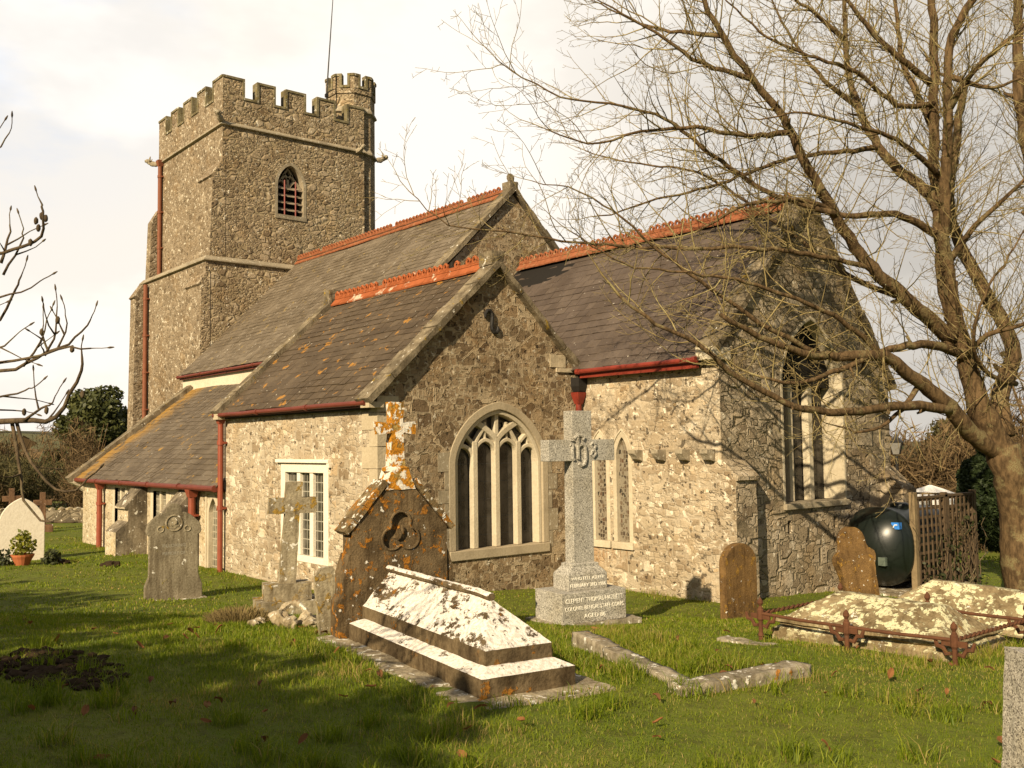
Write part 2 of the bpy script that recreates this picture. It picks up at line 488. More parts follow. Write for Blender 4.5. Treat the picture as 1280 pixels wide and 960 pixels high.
def slates(name, c1, c2, c3, lich=(.36, .19, .03), amount=0.5, spots=0.5, streak=None):
    s = NT(name, 0.82, 0.25); b = s.co(); r = s.attr()
    c = s.ramp(r, [(0, c1), (.55, c2), (1, c3)])
    n_ = s.noise(b, 1.1, 5, .65); f = s.noise(b, 30, 4, .6)
    c = s.mix(s.math('MULTIPLY', s.rng(n_, .4, .66), .55), c, s.mix(1.0, c, (.55, .50, .42), 'MULTIPLY'))
    c = s.mix(s.math('MULTIPLY', s.rng(f, .4, .7), .45), c, s.mix(1.0, c, (1.5, 1.4, 1.15), 'MULTIPLY'))
    if amount > 0:
        o = s.math('MULTIPLY', s.rng(s.noise(s.co(loc=(4, 4, 1)), 3.4, 5, .62), .66 - .10 * amount, .70 - .10 * amount), s.rng(f, .28, .5))
        c = s.mix(s.math('MULTIPLY', o, .85), c, lich)
    if streak:
        q = s.n('ShaderNodeSeparateXYZ'); s.l(b, q.inputs[0])
        k = s.math('MULTIPLY', s.rng(q.outputs[0], streak[0], streak[1], 1.0, 0.0), s.rng(s.noise(s.co(loc=(2, 2, 5)), 2.6, 5, .65), .38, .52))
        c = s.mix(s.math('MULTIPLY', k, .8), c, (.30, .165, .03))
    if spots > 0:
        w = s.rng(s.noise(s.co(loc=(1, 6, 3)), 11, 3, .6), .705 - .04 * spots, .74 - .04 * spots)
        c = s.mix(s.math('MULTIPLY', w, .75), c, (.50, .46, .38))
    return s.done(c, s.math('ADD', f, s.math('MULTIPLY', n_, .8)), .006, .8)

def bark(name, c1, c2, lich=(.25, .25, .13), amount=0.5):
    s = NT(name, 0.95, 0.08); b = s.co()
    v = s.noise(s.co(scale=(1, 1, .25)), 16, 4, .65); n_ = s.noise(b, 3, 4, .6); f = s.noise(b, 50, 3, .6)
    c = s.mix(s.rng(v, .35, .65), c1, c2)
    c = s.mix(s.math('MULTIPLY', s.rng(n_, .56 - .12 * amount, .66 - .12 * amount), .75), c, s.mix(s.rng(f, .35, .65), lich, c1))
    return s.done(c, s.math('ADD', v, s.math('MULTIPLY', f, .5)), .02, .8)

def leafy(name, c1, c2, rough=0.55, trans=0.25):
    s = NT(name, rough, 0.25); r = s.attr(); c = s.ramp(r, [(0, c1), (1, c2)])
    s.put(s.b.inputs['Base Color'], c)
    tr = s.n('ShaderNodeBsdfTranslucent'); s.put(tr.inputs['Color'], s.mix(1.0, c, (1.3, 1.25, .7), 'MULTIPLY'))
    mx = s.n('ShaderNodeMixShader'); mx.inputs[0].default_value = trans
    s.l(s.b.outputs[0], mx.inputs[1]); s.l(tr.outputs[0], mx.inputs[2])
    s.l(mx.outputs[0], s.t.nodes['Material Output'].inputs['Surface'])
    return s.m

def leaded(name, glass, lead, pw, ph, kind='rect', mottle=0.0):
    s = NT(name, 0.16, 0.45)
    tcn = s.n('ShaderNodeTexCoord'); q = s.n('ShaderNodeSeparateXYZ'); s.l(tcn.outputs['Object'], q.inputs[0])
    hx = s.math('ADD', q.outputs[0], q.outputs[1]); hz = q.outputs[2]
    if kind == 'rect':
        fa = s.math('ABSOLUTE', s.math('SUBTRACT', s.math('FRACT', s.math('DIVIDE', hx, pw)), .5))
        fb = s.math('ABSOLUTE', s.math('SUBTRACT', s.math('FRACT', s.math('DIVIDE', hz, ph)), .5))
        ln = s.math('MAXIMUM', s.rng(fa, .5 - .009 / pw, .5 - .006 / pw), s.rng(fb, .5 - .009 / ph, .5 - .006 / ph))
        cell = s.noise(s.co(), 4.5, 2)
        g = s.mix(s.rng(cell, .35, .7), glass, tuple(x * 2.6 + .01 for x in glass))
    else:
        v = s.co(scale=(1 / pw, 1 / pw, 1 / ph)); e = s.voro(v, 1.0, 'DISTANCE_TO_EDGE', rnd=.35)
        ln = s.rng(e, .09, .05); rc = s.voro(v, 1.0, 'F1', rnd=.35, out='Color')
        g = s.ramp(s.sep(rc, 0), [(0, (.02, .018, .014)), (.45, (.07, .05, .035)), (.8, (.13, .10, .065)), (1, (.09, .05, .03))])
    c = s.mix(ln, g, lead)
    wob = s.noise(s.co(), 9, 2)
    m = s.done(c, wob, .01, .35, rough=s.math('ADD', s.math('MULTIPLY', ln, .5), .14))
    return m

# stone walls (each wall is pointed and weathered in its own way)
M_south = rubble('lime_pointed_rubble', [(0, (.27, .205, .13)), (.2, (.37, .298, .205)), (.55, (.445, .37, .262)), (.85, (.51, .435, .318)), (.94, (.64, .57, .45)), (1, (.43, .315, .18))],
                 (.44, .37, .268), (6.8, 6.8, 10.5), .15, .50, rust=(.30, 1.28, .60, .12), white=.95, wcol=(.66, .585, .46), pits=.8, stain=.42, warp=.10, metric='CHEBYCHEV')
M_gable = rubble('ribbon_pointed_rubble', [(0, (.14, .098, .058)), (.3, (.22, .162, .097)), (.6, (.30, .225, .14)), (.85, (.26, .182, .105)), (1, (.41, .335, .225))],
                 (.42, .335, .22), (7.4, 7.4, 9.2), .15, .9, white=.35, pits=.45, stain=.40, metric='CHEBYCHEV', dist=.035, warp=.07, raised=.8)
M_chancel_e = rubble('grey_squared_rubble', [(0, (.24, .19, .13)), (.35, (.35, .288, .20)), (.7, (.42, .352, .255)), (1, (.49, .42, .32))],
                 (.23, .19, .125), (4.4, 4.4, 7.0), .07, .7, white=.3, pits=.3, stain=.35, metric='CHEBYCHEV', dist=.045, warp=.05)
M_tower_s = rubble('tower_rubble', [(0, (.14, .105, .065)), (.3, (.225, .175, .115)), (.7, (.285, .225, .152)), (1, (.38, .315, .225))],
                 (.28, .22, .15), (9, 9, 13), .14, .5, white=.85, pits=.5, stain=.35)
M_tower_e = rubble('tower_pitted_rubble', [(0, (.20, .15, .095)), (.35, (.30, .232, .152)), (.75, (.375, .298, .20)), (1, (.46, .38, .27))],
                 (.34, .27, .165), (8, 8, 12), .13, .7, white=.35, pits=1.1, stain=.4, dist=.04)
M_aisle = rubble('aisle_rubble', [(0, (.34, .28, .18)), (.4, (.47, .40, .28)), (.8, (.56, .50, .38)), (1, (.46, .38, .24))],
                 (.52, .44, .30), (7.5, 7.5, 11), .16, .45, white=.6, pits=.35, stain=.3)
M_butt = rubble('sooty_buttress_stone', [(0, (.10, .085, .06)), (.5, (.19, .16, .115)), (1, (.30, .26, .19))], (.20, .165, .11), (4.5, 4.5, 8), .10, .7, white=.45, pits=.4, stain=.8)
M_jamb = dressed('weathered_jamb_stone', (.37, .31, .215), (.22, .18, .12), .5)
M_quoin = dressed('quoin_stone', (.44, .37, .255), (.30, .245, .16), .45)
M_gutter = plain('dark_red_gutter_paint', (.14, .032, .018), .55, .4, 6, .3)
M_buttf = grave('shade_toned_dressed_stone', (.25, .21, .15), (.085, .070, .050), white=.45, sc=.8)  # dark tone paints in the shade of the aisle buttresses' east sides
M_glass_a = leaded('pale_leaded_glass', (.10, .09, .065), (.36, .32, .24), .10, .14)
M_plaster = dressed('cream_plaster', (.60, .53, .41), (.42, .35, .25), .35)
M_dress = dressed('dressed_limestone', (.52, .46, .345), (.30, .25, .17), .40)
M_weath = dressed('weathered_freestone', (.30, .255, .18), (.14, .115, .08), .6, speck=.45)
M_paint = dressed('white_painted_stone', (.74, .69, .58), (.58, .52, .41), .22)
M_coping = grave('lichened_coping', (.26, .215, .145), (.12, .098, .065), orange=.35, white=.25, sc=.8, ocol=(.33, .22, .04))
M_cap = grave('mossy_cap_stone', (.24, .21, .13), (.15, .125, .07), orange=.5, white=.4, ocol=(.24, .19, .05))
M_slate_c = slates('brown_stone_slates', (.066, .048, .030), (.078, .057, .036), (.094, .070, .045), amount=.55, spots=.45, lich=(.36, .17, .025))
M_slate_n = slates('grey_stone_slates', (.108, .086, .060), (.126, .101, .072), (.152, .124, .090), amount=.25, spots=.95, lich=(.27, .19, .06))
M_slate_a = slates('aisle_slates', (.090, .071, .050), (.106, .084, .060), (.128, .103, .074), streak=(-15.2, -13.9), amount=.30, spots=.45, lich=(.36, .20, .03))
M_slate_h = slates('blue_grey_slates', (.070, .053, .043), (.080, .061, .049), (.096, .074, .059), amount=-.1, spots=.25)
M_ridge = plain('orange_ridge_tile', (.27, .098, .046), .9, .6, 9, .1, wear=(.27, .17, .09))
M_ridge_w = plain('whitened_ridge_tile', (.32, .095, .035), .9, .6, 5, .1, wear=(.46, .37, .27))
M_red = plain('red_gloss_paint', (.20, .030, .017), .5, .45, 6, .3)
M_redpipe = plain('faded_red_paint', (.235, .054, .026), .55, .35, 6, .35)
M_rustpipe = plain('rust_red_paint', (.20, .070, .034), .7, .4, 6, .3)
M_iron = plain('black_iron', (.018, .016, .014), .6, .3, 20)
M_glass = leaded('leaded_dark_glass', (.012, .010, .008), (.035, .031, .027), .17, .30)
M_glass_s = leaded('leaded_south_glass', (.030, .027, .020), (.30, .28, .22), .125, .165)
M_stained = leaded('patterned_stained_glass', (.03, .02, .02), (.20, .17, .12), .055, .075, 'cell')
M_dark = plain('near_black_backing', (.010, .008, .006), .9, .2)  # near-black colour standing in for shade inside openings; also covers the roof decks
M_louvre = plain('weathered_louvre_board', (.30, .24, .17), .85, .4, 8)
# graves
M_tomb = grave('dark_lichened_tomb', (.155, .115, .065), (.060, .043, .024), orange=.42, topwhite=1.0, sc=1.0, ocol=(.30, .13, .02))
M_hstone = grave('orange_lichened_headstone', (.17, .122, .066), (.085, .060, .032), orange=.66, white=.25, sc=1.5, ocol=(.38, .155, .02))
M_hcross = grave('lichened_cross_head', (.38, .27, .09), (.22, .13, .035), orange=1.5, white=1.35, sc=1.2, ocol=(.52, .22, .02))
M_slab = grave('pale_slab', (.38, .325, .225), (.20, .165, .11), orange=.35, white=.75)
M_scross = grave('grey_stone_cross', (.36, .31, .21), (.21, .175, .115), orange=.75, white=.55, ocol=(.33, .20, .03))
M_slatehs = grave('grey_headstone_stone', (.25, .215, .15), (.165, .14, .095), orange=.25, white=.12, ocol=(.28, .22, .04))
M_whitehs = dressed('white_portland_stone', (.66, .61, .51), (.55, .49, .39), .25)
M_brownx = grave('brown_sandstone', (.20, .115, .065), (.11, .065, .04), white=.15)
M_ochre = grave('ochre_headstone', (.21, .125, .048), (.125, .075, .032), orange=.60, white=.20, sc=1.6, ocol=(.36, .20, .04))
M_coped = grave('yellow_lichened_tomb', (.30, .235, .135), (.19, .145, .08), orange=.3, yellow=1.05, white=.25, ocol=(.34, .19, .04))
M_kerb = grave('granite_kerb_stone', (.36, .315, .235), (.21, .18, .125), orange=.3, white=.7)
M_rail = plain('rusted_iron', (.105, .044, .021), .85, .6, 14, .2, wear=(.09, .045, .025))
def granite(name, base, dk, lt, sc):
    s = NT(name, 0.75, 0.25); b = s.co()
    v = s.voro(b, sc, 'F1', out='Color'); r = s.sep(v, 0)
    c = s.ramp(r, [(0, dk), (.16, dk), (.30, base), (.70, base), (.86, lt), (1, lt)])
    n_ = s.noise(b, 2.2, 4)
    c = s.mix(s.math('MULTIPLY', s.rng(n_, .42, .7), .5), c, s.mix(1.0, c, (.66, .60, .46), 'MULTIPLY'))
    return s.done(c, r, .004, .7)
M_granite = granite('grey_granite', (.32, .30, .255), (.15, .138, .115), (.48, .45, .385), 105)
M_granite2 = granite('coarse_granite', (.33, .30, .245), (.12, .105, .085), (.47, .435, .365), 150)
M_letter = plain('cut_letters', (.72, .69, .60), .8, .2)
M_letter_d = plain('worn_letters', (.27, .25, .20), .9, .2)
M_tank = plain('green_black_plastic', (.006, .0095, .0075), .36, .2, 5, .5)
M_tankp = plain('tank_plate', (.10, .125, .10), .5, .2)
M_sticker = plain('blue_sticker', (.04, .20, .62), .4, .1)
M_white = plain('white_mark', (.75, .75, .72), .5, .05)
M_wood = plain('weathered_fence_wood', (.21, .155, .085), .85, .5, 9)
M_wood_d = plain('dark_trellis_wood', (.095, .064, .036), .9, .5, 9)
M_canvas = plain('white_canvas', (.78, .75, .70), .8, .08, 3)
M_terra = plain('terracotta', (.42, .13, .05), .8, .3, 8)
M_soil = plain('dark_soil', (.042, .028, .016), .95, .6, 18, .05)
M_rock = grave('pale_broken_stone', (.46, .39, .27), (.26, .21, .13), orange=.6, white=.6)
M_bark = bark('lichened_bark', (.135, .088, .045), (.055, .036, .019), (.20, .18, .09), .25)
M_twig = bark('olive_twig_bark', (.25, .195, .088), (.155, .115, .052), (.33, .29, .145), .55)
M_barkd = bark('dark_twig_bark', (.11, .080, .048), (.060, .044, .028), (.17, .15, .085), .35)
M_ever = leafy('evergreen_leaf', (.030, .038, .012), (.10, .105, .032), .5, .15)
M_yewleaf = leafy('yew_leaf', (.016, .028, .010), (.048, .068, .022), .6, .1)
M_ivy = leafy('ivy_leaf', (.016, .022, .008), (.055, .060, .022), .45, .15)
M_shrub = leafy('yellow_green_leaf', (.07, .085, .012), (.30, .29, .04), .5, .25)
M_brush = leafy('winter_brush', (.075, .048, .024), (.17, .115, .055), .9, .1)
M_brushg = leafy('olive_brush', (.045, .045, .018), (.12, .10, .04), .9, .1)
M_leaf = leafy('fallen_leaf', (.10, .045, .018), (.22, .095, .032), .8, .15)
M_dead = leafy('dead_grass', (.12, .085, .035), (.24, .18, .075), .9, .2)

# ------------------------------------------------------------------ church
church = thing('church', (0, 0, 0), 0, 'old rubble stone parish church with a battlemented west tower and red gutters', 'church')
CH = church

def FN(y): return lambda a, b, c: (a, y + c, b)
def FW_(x): return lambda a, b, c: (x - c, a, b)

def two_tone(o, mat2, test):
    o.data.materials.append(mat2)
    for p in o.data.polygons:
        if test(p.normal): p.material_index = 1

def arch(uc, half, z0, spring, rise, n=12, p=2.2, q=.62, tip=.14):
    pts = [(uc - half, z0)]
    for i in range(n + 1):
        t = i / n; x = math.cos(t * math.pi / 2) if i < n else 0.0
        pts.append((uc - half * x, spring + rise * ((1 - tip) * (1 - x ** p) ** q + tip * (1 - x))))
    for i in range(n - 1, -1, -1):
        a, b = pts[1 + i]
        pts.append((2 * uc - a, b))
    pts.append((uc + half, z0))
    return pts

def slate_roof(name, mat, P, du, dv, LU, LV, expo, wid, label=None, lift=.013):
    P, du, dv = Vector(P), Vector(du).normalized(), Vector(dv).normalized()
    n = du.cross(dv).normalized()
    if n.z < 0: n = -n
    mb = MB(); rows = int(LV / expo)
    expo = LV / rows
    for r in range(rows):
        u = -random.uniform(0, wid); rowsag = random.uniform(-.004, .004)
        while u < LU:
            w = wid * random.uniform(.75, 1.25)
            a = max(u, 0); b = min(u + w - .006, LU)
            if b - a > .02:
                v0 = r * expo + random.uniform(-.010, .010); v1 = (r + 1) * expo + .03
                h0 = lift + random.uniform(-.004, .007); h1 = .003; k = random.uniform(-.004, .004)
                und = n * (.05 * mnoise.noise(Vector(((u + P.x) * .42, v0 * .5 + P.z, P.y))))
                if random.random() < .012: v0 -= random.uniform(.02, .06); h0 += .006
                q = [P + du * a + dv * v0 + n * (h0 + k + rowsag), P + du * b + dv * v0 + n * (h0 - k + rowsag), P + du * b + dv * v1 + n * h1, P + du * a + dv * v1 + n * h1,
                     P + du * a + dv * v0 - n * .004, P + du * b + dv * v0 - n * .004]
                q = [t_ + und for t_ in q]
                mb.add(q, [(0, 1, 2, 3), (4, 5, 1, 0), (4, 0, 3), (5, 2, 1)])
            u += w
    return mb.build(name, mat, CH, label, recalc=False)

def coping(fr, pts, w0, w1, c0, c1, step=.62, label=None, mat=None):
    mb = MB()
    for (a, b) in zip(pts[:-1], pts[1:]):
        a, b = Vector(a), Vector(b); L = (b - a).length; k = max(1, round(L / step)); d = (b - a) / k
        for i in range(k):
            p0 = a + d * i + d * .008; p1 = a + d * (i + 1) - d * .008; j = random.uniform(-.012, .012)
            mb.band(fr, [tuple(p0), tuple(p1)], w0, w1 + j, c0 - abs(j), c1 + j)
    return mb.build('coping', mat or M_coping, CH, label, worn=(.16, .014, 5), smooth=False)

def ridge(x0, x1, y, z, label, mat=None):
    mb = MB(); n = max(1, round((x1 - x0) / .34)); d = (x1 - x0) / n
    for i in range(n):
        a = x0 + i * d + .004; b = a + d - .008; j = random.uniform(-.006, .006); r = random.random()
        for sgn in (-1, 1):
            A = [(a, y, z + .10 + j), (a, y + sgn * .125, z - .035 + j), (a, y + sgn * .115, z - .065 + j), (a, y, z + .04 + j)]
            B = [(b, q, w) for (_, q, w) in A]
            mb.prism(A, B, r)
        mb.box(a, b, y - .022, y + .022, z + .09 + j, z + .15 + j, r)
        for k in (0.25, 0.75):
            c = a + (b - a) * k
            ring = [(c + .055 * math.cos(t), y, z + .185 + j + .055 * math.sin(t)) for t in np.linspace(0, 2 * math.pi, 10)]
            if random.random() > .06:
                mb.tube(ring, .030, 5, r=r)
    return mb.build('ridge_tiles', mat or M_ridge, CH, label)

def gutter(p0, p1, r=.062, fas=None, label=None, mat=None):
    mb = MB(); p0, p1 = Vector(p0), Vector(p1); d = (p1 - p0); L = d.length; k = max(1, round(L / 1.8))
    mb.tube([p0 + d * i / (k * 3) + Vector((0, 0, random.uniform(-.006, .004))) for i in range(k * 3 + 1)], r, 10)
    for i in range(k + 1):
        q = p0 + d * i / k
        mb.tube([q - d.normalized() * .035, q + d.normalized() * .035], r + .012, 10)
    o = mb.build('gutter', mat or M_gutter, CH, label, smooth=False)
    if fas:
        fb = MB(); fb.box(p0.x, p1.x, fas[0], fas[1], fas[2], fas[3]); fb.build('fascia_board', mat or M_gutter, CH)
    return o

def downpipe(x, y, z1, z0, r=.05, mat=None, label=None, hopper=True):
    mb = MB(); mb.tube([(x, y, z1), (x, y, z0)], r, 10)
    z = z1 - .5
    while z > z0 + .1:
        mb.tube([(x, y, z + .045), (x, y, z - .045)], r + .016, 10); z -= 1.3
    mb.tube([(x, y, z0 + .12), (x + .02, y - .02, z0 + .02)], r + .012, 10)
    z = z1 - .5
    while z > z0 + .1:
        mb.box(x - r - .04, x + r + .04, y + r * .3, y + r + .04, z - .02, z + .02); z -= 1.3
    o = mb.build('downpipe', mat or M_redpipe, CH, label)
    b = MB()
    if hopper:
        b.loft([[(x + sx * s, y + sy * s, zz) for sx, sy in ((-1, -1), (1, -1), (1, 1), (-1, 1))] for s, zz in ((r, z1 - .12), (r + .035, z1 + .02), (r + .045, z1 + .09), (r + .03, z1 + .09))])
        b.build('hopper_head', mat or M_redpipe, o)
    return o

def cren(segs, top, low, base, a0, a1):
    """outline of a battlemented wall; segs = merlon spans"""
    pts = [(a0, base)]
    out = []
    for i, (s, e) in enumerate(segs):
        out += [(s, top), (e, top)]
        if i < len(segs) - 1:
            out += [(e, low), (segs[i + 1][0], low)]
    return pts + out + [(a1, base)], out

# ---- chapel (nearest gable)
LX = -5.786
win = arch(2.43, .95, .69, 2.12, .90, p=2.0, q=.60, tip=.12)
hole = arch(2.43, 1.0, .64, 2.12, .95, p=2.0, q=.60, tip=.12)
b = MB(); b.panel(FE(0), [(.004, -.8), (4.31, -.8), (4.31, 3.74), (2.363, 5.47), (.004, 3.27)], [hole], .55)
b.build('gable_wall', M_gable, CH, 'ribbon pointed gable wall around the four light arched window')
b = MB()
sw = [(-3.26, .50), (-3.26, 2.10), (-1.60, 2.10), (-1.60, .50)]
b.panel(FS(0), [(LX, -.8), (-.004, -.8), (-.004, 3.20), (LX, 3.20)], [sw], .55)
b.build('wall', M_south, CH, 'pale lime pointed side wall with the square headed window')
b = MB(); b.box(LX, LX + .5, .5, 3.1, -.8, 3.2); b.prism([(LX + .01, .0, 3.1), (LX + .01, 4.2, 3.1), (LX + .01, 2.363, 5.4)], [(LX + .4, .0, 3.1), (LX + .4, 4.2, 3.1), (LX + .4, 2.363, 5.4)])
b.build('wall', M_south, CH)
# quoins
b = MB(); z = -.5; k = 0
while z < 3.1:
    h = random.uniform(.24, .36); lx, ly = (.46, .20) if k % 2 else (.24, .38)
    b.box(-lx, .012, -.012, ly, z + .006, z + h - .006); z += h; k += 1
b.build('quoin', M_quoin, CH, worn=(.15, .010, 6))
# roof
m = .931
b = MB(); b.prism([(LX + .05, -.15, 3.12), (LX + .05, 2.363, 5.46), (LX + .05, 4.31, 3.70), (LX + .05, 4.31, 3.0), (LX + .05, -.08, 3.0)], [(-.2, -.15, 3.12), (-.2, 2.363, 5.46), (-.2, 4.31, 3.70), (-.2, 4.31, 3.0), (-.2, -.08, 3.0)])
b.build('roof_deck', M_dark, CH)
S_ = Vector((0, 1, m)).normalized()
slate_roof('roof', M_slate_c, (LX + .1, -.20, 3.30 - .20 * m), (1, 0, 0), S_, 5.44, 3.48, .17, .26, 'brown slate roof spotted with orange lichen')
m2 = (5.5 - 3.72) / (4.31 - 2.363)
slate_roof('roof', M_slate_c, (-.25, 4.33, 3.72), (-1, 0, 0), Vector((0, -1, m2)), 5.4, 2.62, .17, .26)
coping(FE(0), [(-.22, 3.09), (2.363, 5.50), (4.36, 3.66)], -.02, .075, -.24, .15)
coping(FE(LX), [(-.22, 3.09), (2.363, 5.50)], .0, .10, -.10, .20)
b = MB(); b.fbox(FE(0), -.21, .06, 3.02, 3.11, -.16, .09); b.mark().fbox(FE(LX), -.24, .10, 2.99, 3.10, -.06, .18)
b.mark().fbox(FE(0), 3.60, 3.97, 3.80, 4.03, -.2, .018); b.mark().fbox(FE(0), 3.74, 4.22, 3.715, 3.785, -.2, .035)
b.build_each('kneeler_stone', M_quoin, CH, worn=(.12, .012, 6))
b = MB(); b.fbox(FE(0), 2.22, 2.50, 5.50, 5.74, -.28, .10); b.mark().fbox(FE(LX), 2.24, 2.5, 5.52, 5.82, -.06, .2)
b.build_each('apex_stone', M_coping, CH, worn=(.07, .03, 6))
ridge(LX + .25, -.3, 2.363, 5.50, 'short red ridge with whitened tiles', M_ridge_w)
gutter((LX - .05, -.20, 3.075), (-.04, -.20, 3.10), .042, (-.15, -.11, 3.03, 3.13))
downpipe(LX + .02, -.11, 3.03, -.32, .055)
# iron tie plate
b = MB(); pts = [(2.12, 4.58), (2.125, 4.645), (2.165, 4.70), (2.22, 4.71), (2.26, 4.67), (2.272, 4.60), (2.262, 4.53), (2.252, 4.46), (2.262, 4.39), (2.30, 4.34), (2.355, 4.335), (2.395, 4.38), (2.395, 4.44)]
b.tube([(.032, y, z) for y, z in pts], [.022] + [.034] * 11 + [.022], 8)
b.build('tie_plate', M_iron, CH, 'S shaped black iron tie plate')
# hopper and pipe at the valley
downpipe(.10, 4.20, 3.26, -.2, .055, M_red, 'bright red downpipe in the corner beside the gable')
b = MB(); b.loft([[(.10 + sx * s, 4.22 + sy * s, zz) for sx, sy in ((-1, -1), (1, -1), (1, 1), (-1, 1))] for s, zz in ((.08, 3.36), (.115, 3.46), (.115, 3.62))]); b.build('valley_gutter', M_iron, CH)

def tracery_window(fr, uc, half, z0, spring, rise, nl, kw, name_label, depth=.20, mat=M_dress, glass=M_glass, full=True, frame_w=.135, proud=.014, p=2.0, q=.60, tip=.12, mull=.105, head=.17, sub=True):
    inner = arch(uc, half, z0, spring, rise, p=p, q=q, tip=tip)
    f = MB()
    f.band(fr, inner, 0, frame_w, -depth - .10, proud)               # stone surround
    f.fbox(fr, uc - half - frame_w, uc + half + frame_w, z0 - .16, z0 - .002, -depth - .1, .035)
    o = f.build('window', M_jamb, CH, name_label, bevel=.012)
    hm = MB(); 
    hood = [(a, bb) for a, bb in inner if bb >= spring]
    g = MB()
    g.panel(lambda a, bb, c: fr(a, bb, c - depth), [(a, bb) for a, bb in arch(uc, half + .02, z0 - .01, spring, rise + .02, p=p, q=q, tip=tip)], [], .02)
    g.build('glass', glass, o)
    t = MB(); c0, c1 = -depth + .004, -depth + .115
    t.band(fr, inner, -.075, -.002, -depth - .05, -.03)
    w = 2 * half; lw = w / nl
    def top(u):
        x = min(1, abs(u - uc) / half); return spring + rise * ((1 - tip) * max(0, 1 - x ** p) ** q + tip * (1 - x))
    mc = [uc - half + lw * i for i in range(1, nl)]
    hz = spring + .30 if nl == 4 else spring + .1
    for i, u in enumerate(mc):
        zt = hz + .06 if full else top(u)
        if nl == 4 and i == 1: zt = hz + .12
        t.fbox(fr, u - mull / 2, u + mull / 2, z0, zt, c0, c1 + .012)
    for i in range(nl):
        cu = uc - half + lw * (i + .5); hw = lw / 2 - mull / 2 + .012
        zs = (hz if 0 < i < nl - 1 or nl < 4 else hz - .10) - .10
        ar = arch(cu, hw, zs - .001, zs, head, 7, p=2.0, q=.6, tip=.2)[1:-1]
        t.band(fr, ar, -.015, .05, c0, c1)
        zz = top(cu)
        # fill the spandrel strips beside the mullions
        if nl == 4 and sub:
            t.fbox(fr, cu - .026, cu + .026, zs + head, min(zz, zs + head + .32), c0, c1 - .02)
    if nl == 4:
        zf = hz + .06
        for sgn in (-1, 1):
            cv = []
            for k in range(9):
                s_ = k / 8; u = uc + sgn * .52 * half * s_ ** 1.25; z = zf + (top(uc + sgn * .52 * half) - zf) * (s_ ** .85)
                cv.append((u, z))
            t.band(fr, cv, -.05, .05, c0, c1 + .01)
            cv = []
            for k in range(7):
                s_ = k / 6; u0 = uc + sgn * half * .5; u = u0 + sgn * .24 * half * s_ ** 1.2; z = hz - .02 + (top(uc + sgn * .76 * half) - hz + .02) * s_
                cv.append((u, z))
            t.band(fr, cv, -.032, .032, c0, c1)
            cv = []
            for k in range(7):
                s_ = k / 6; u0 = uc + sgn * half * .5; u = u0 - sgn * .26 * half * s_ ** 1.2; z = hz - .02 + .36 * s_
                cv.append((u, z))
            t.band(fr, cv, -.032, .032, c0, c1)
        t.fbox(fr, uc - .042, uc + .042, zf + .10, top(uc), c0, c1)
    t.build('tracery', mat, o, bevel=.012)
    return o
tracery_window(FE(0), 2.43, .95, .69, 2.12, .90, 4, 1, 'four light window with a low pointed arch and cream stone tracery')
# dressed stones let into the wall either side of that window
b = MB()
for side in (-1, 1):
    b.mark(); z = .60; k = 0
    while z < 2.1:
        h = random.uniform(.22, .40); L = .30 if k % 2 else .17
        y0 = 2.43 + side * 1.0; y1 = 2.43 + side * (1.0 + L)
        b.fbox(FE(0), min(y0, y1), max(y0, y1), z + .005, z + h - .005, -.1, .008); z += h; k += 1
b.build_each('jamb_stones', M_weath, CH)
# square headed south window
fr = FS(0)
f = MB()
for a0, a1, b0, b1 in ((-3.30, -3.14, .44, 2.14), (-1.72, -1.56, .44, 2.14), (-3.14, -1.72, 1.98, 2.14), (-3.14, -1.72, .44, .55)):
    f.fbox(fr, a0, a1, b0, b1, -.12, .012)
f.fbox(fr, -3.42, -1.46, 2.15, 2.21, -.05, .07); f.fbox(fr, -1.53, -1.45, 2.07, 2.15, -.05, .06)
wo_ = f.build('window', M_paint, CH, 'white square headed window of three tall leaded lights', bevel=.008)
f = MB()
for i in (1, 2):
    u = -3.14 + 1.42 * i / 3; f.fbox(fr, u - .060, u + .060, .55, 1.98, -.10, -.012)
f.build('mullion', M_paint, wo_, bevel=.012)
f = MB(); f.fbox(fr, -3.2, -1.66, .5, 2.0, -.10, -.075); f.build('glass', M_glass_s, wo_)

# ---- chancel
YC, XC = 4.315, 3.215
la1 = arch(.515, .145, .70, 2.22, .30, 9, p=1.7, q=.7, tip=.3); la2 = arch(1.058, .145, .70, 2.22, .30, 9, p=1.7, q=.7, tip=.3)
b = MB(); b.panel(FS(YC), [(-4.9, -.8), (XC - .004, -.8), (XC - .004, 3.90), (-4.9, 3.90)], [arch(.515, .19, .66, 2.22, .33, 9, p=1.7, q=.7, tip=.3), arch(1.058, .19, .66, 2.22, .33, 9, p=1.7, q=.7, tip=.3)], .55)
b.build('wall', M_south, CH, 'pale side wall with paired lancet windows and small corbels')
for (uc, nm) in ((.515, 'lancet window beside the granite cross'), (1.058, 'lancet window nearer the corbels')):
    ar = arch(uc, .145, .70, 2.22, .30, 9, p=1.7, q=.7, tip=.3)
    f = MB(); f.band(FS(YC), ar, 0, .085, -.14, .010); f.fbox(FS(YC), uc - .25, uc + .25, .58, .70, -.2, .05)
    f.band(FS(YC), [q for q in ar if q[1] > 2.1], .085, .115, -.05, .03)
    o = f.build('window', M_dress, CH, nm, bevel=.006)
    g = MB(); g.panel(lambda a, bb, c: FS(YC)(a, bb, c - .065), ar, [], .02); g.build('glass', M_stained, o)
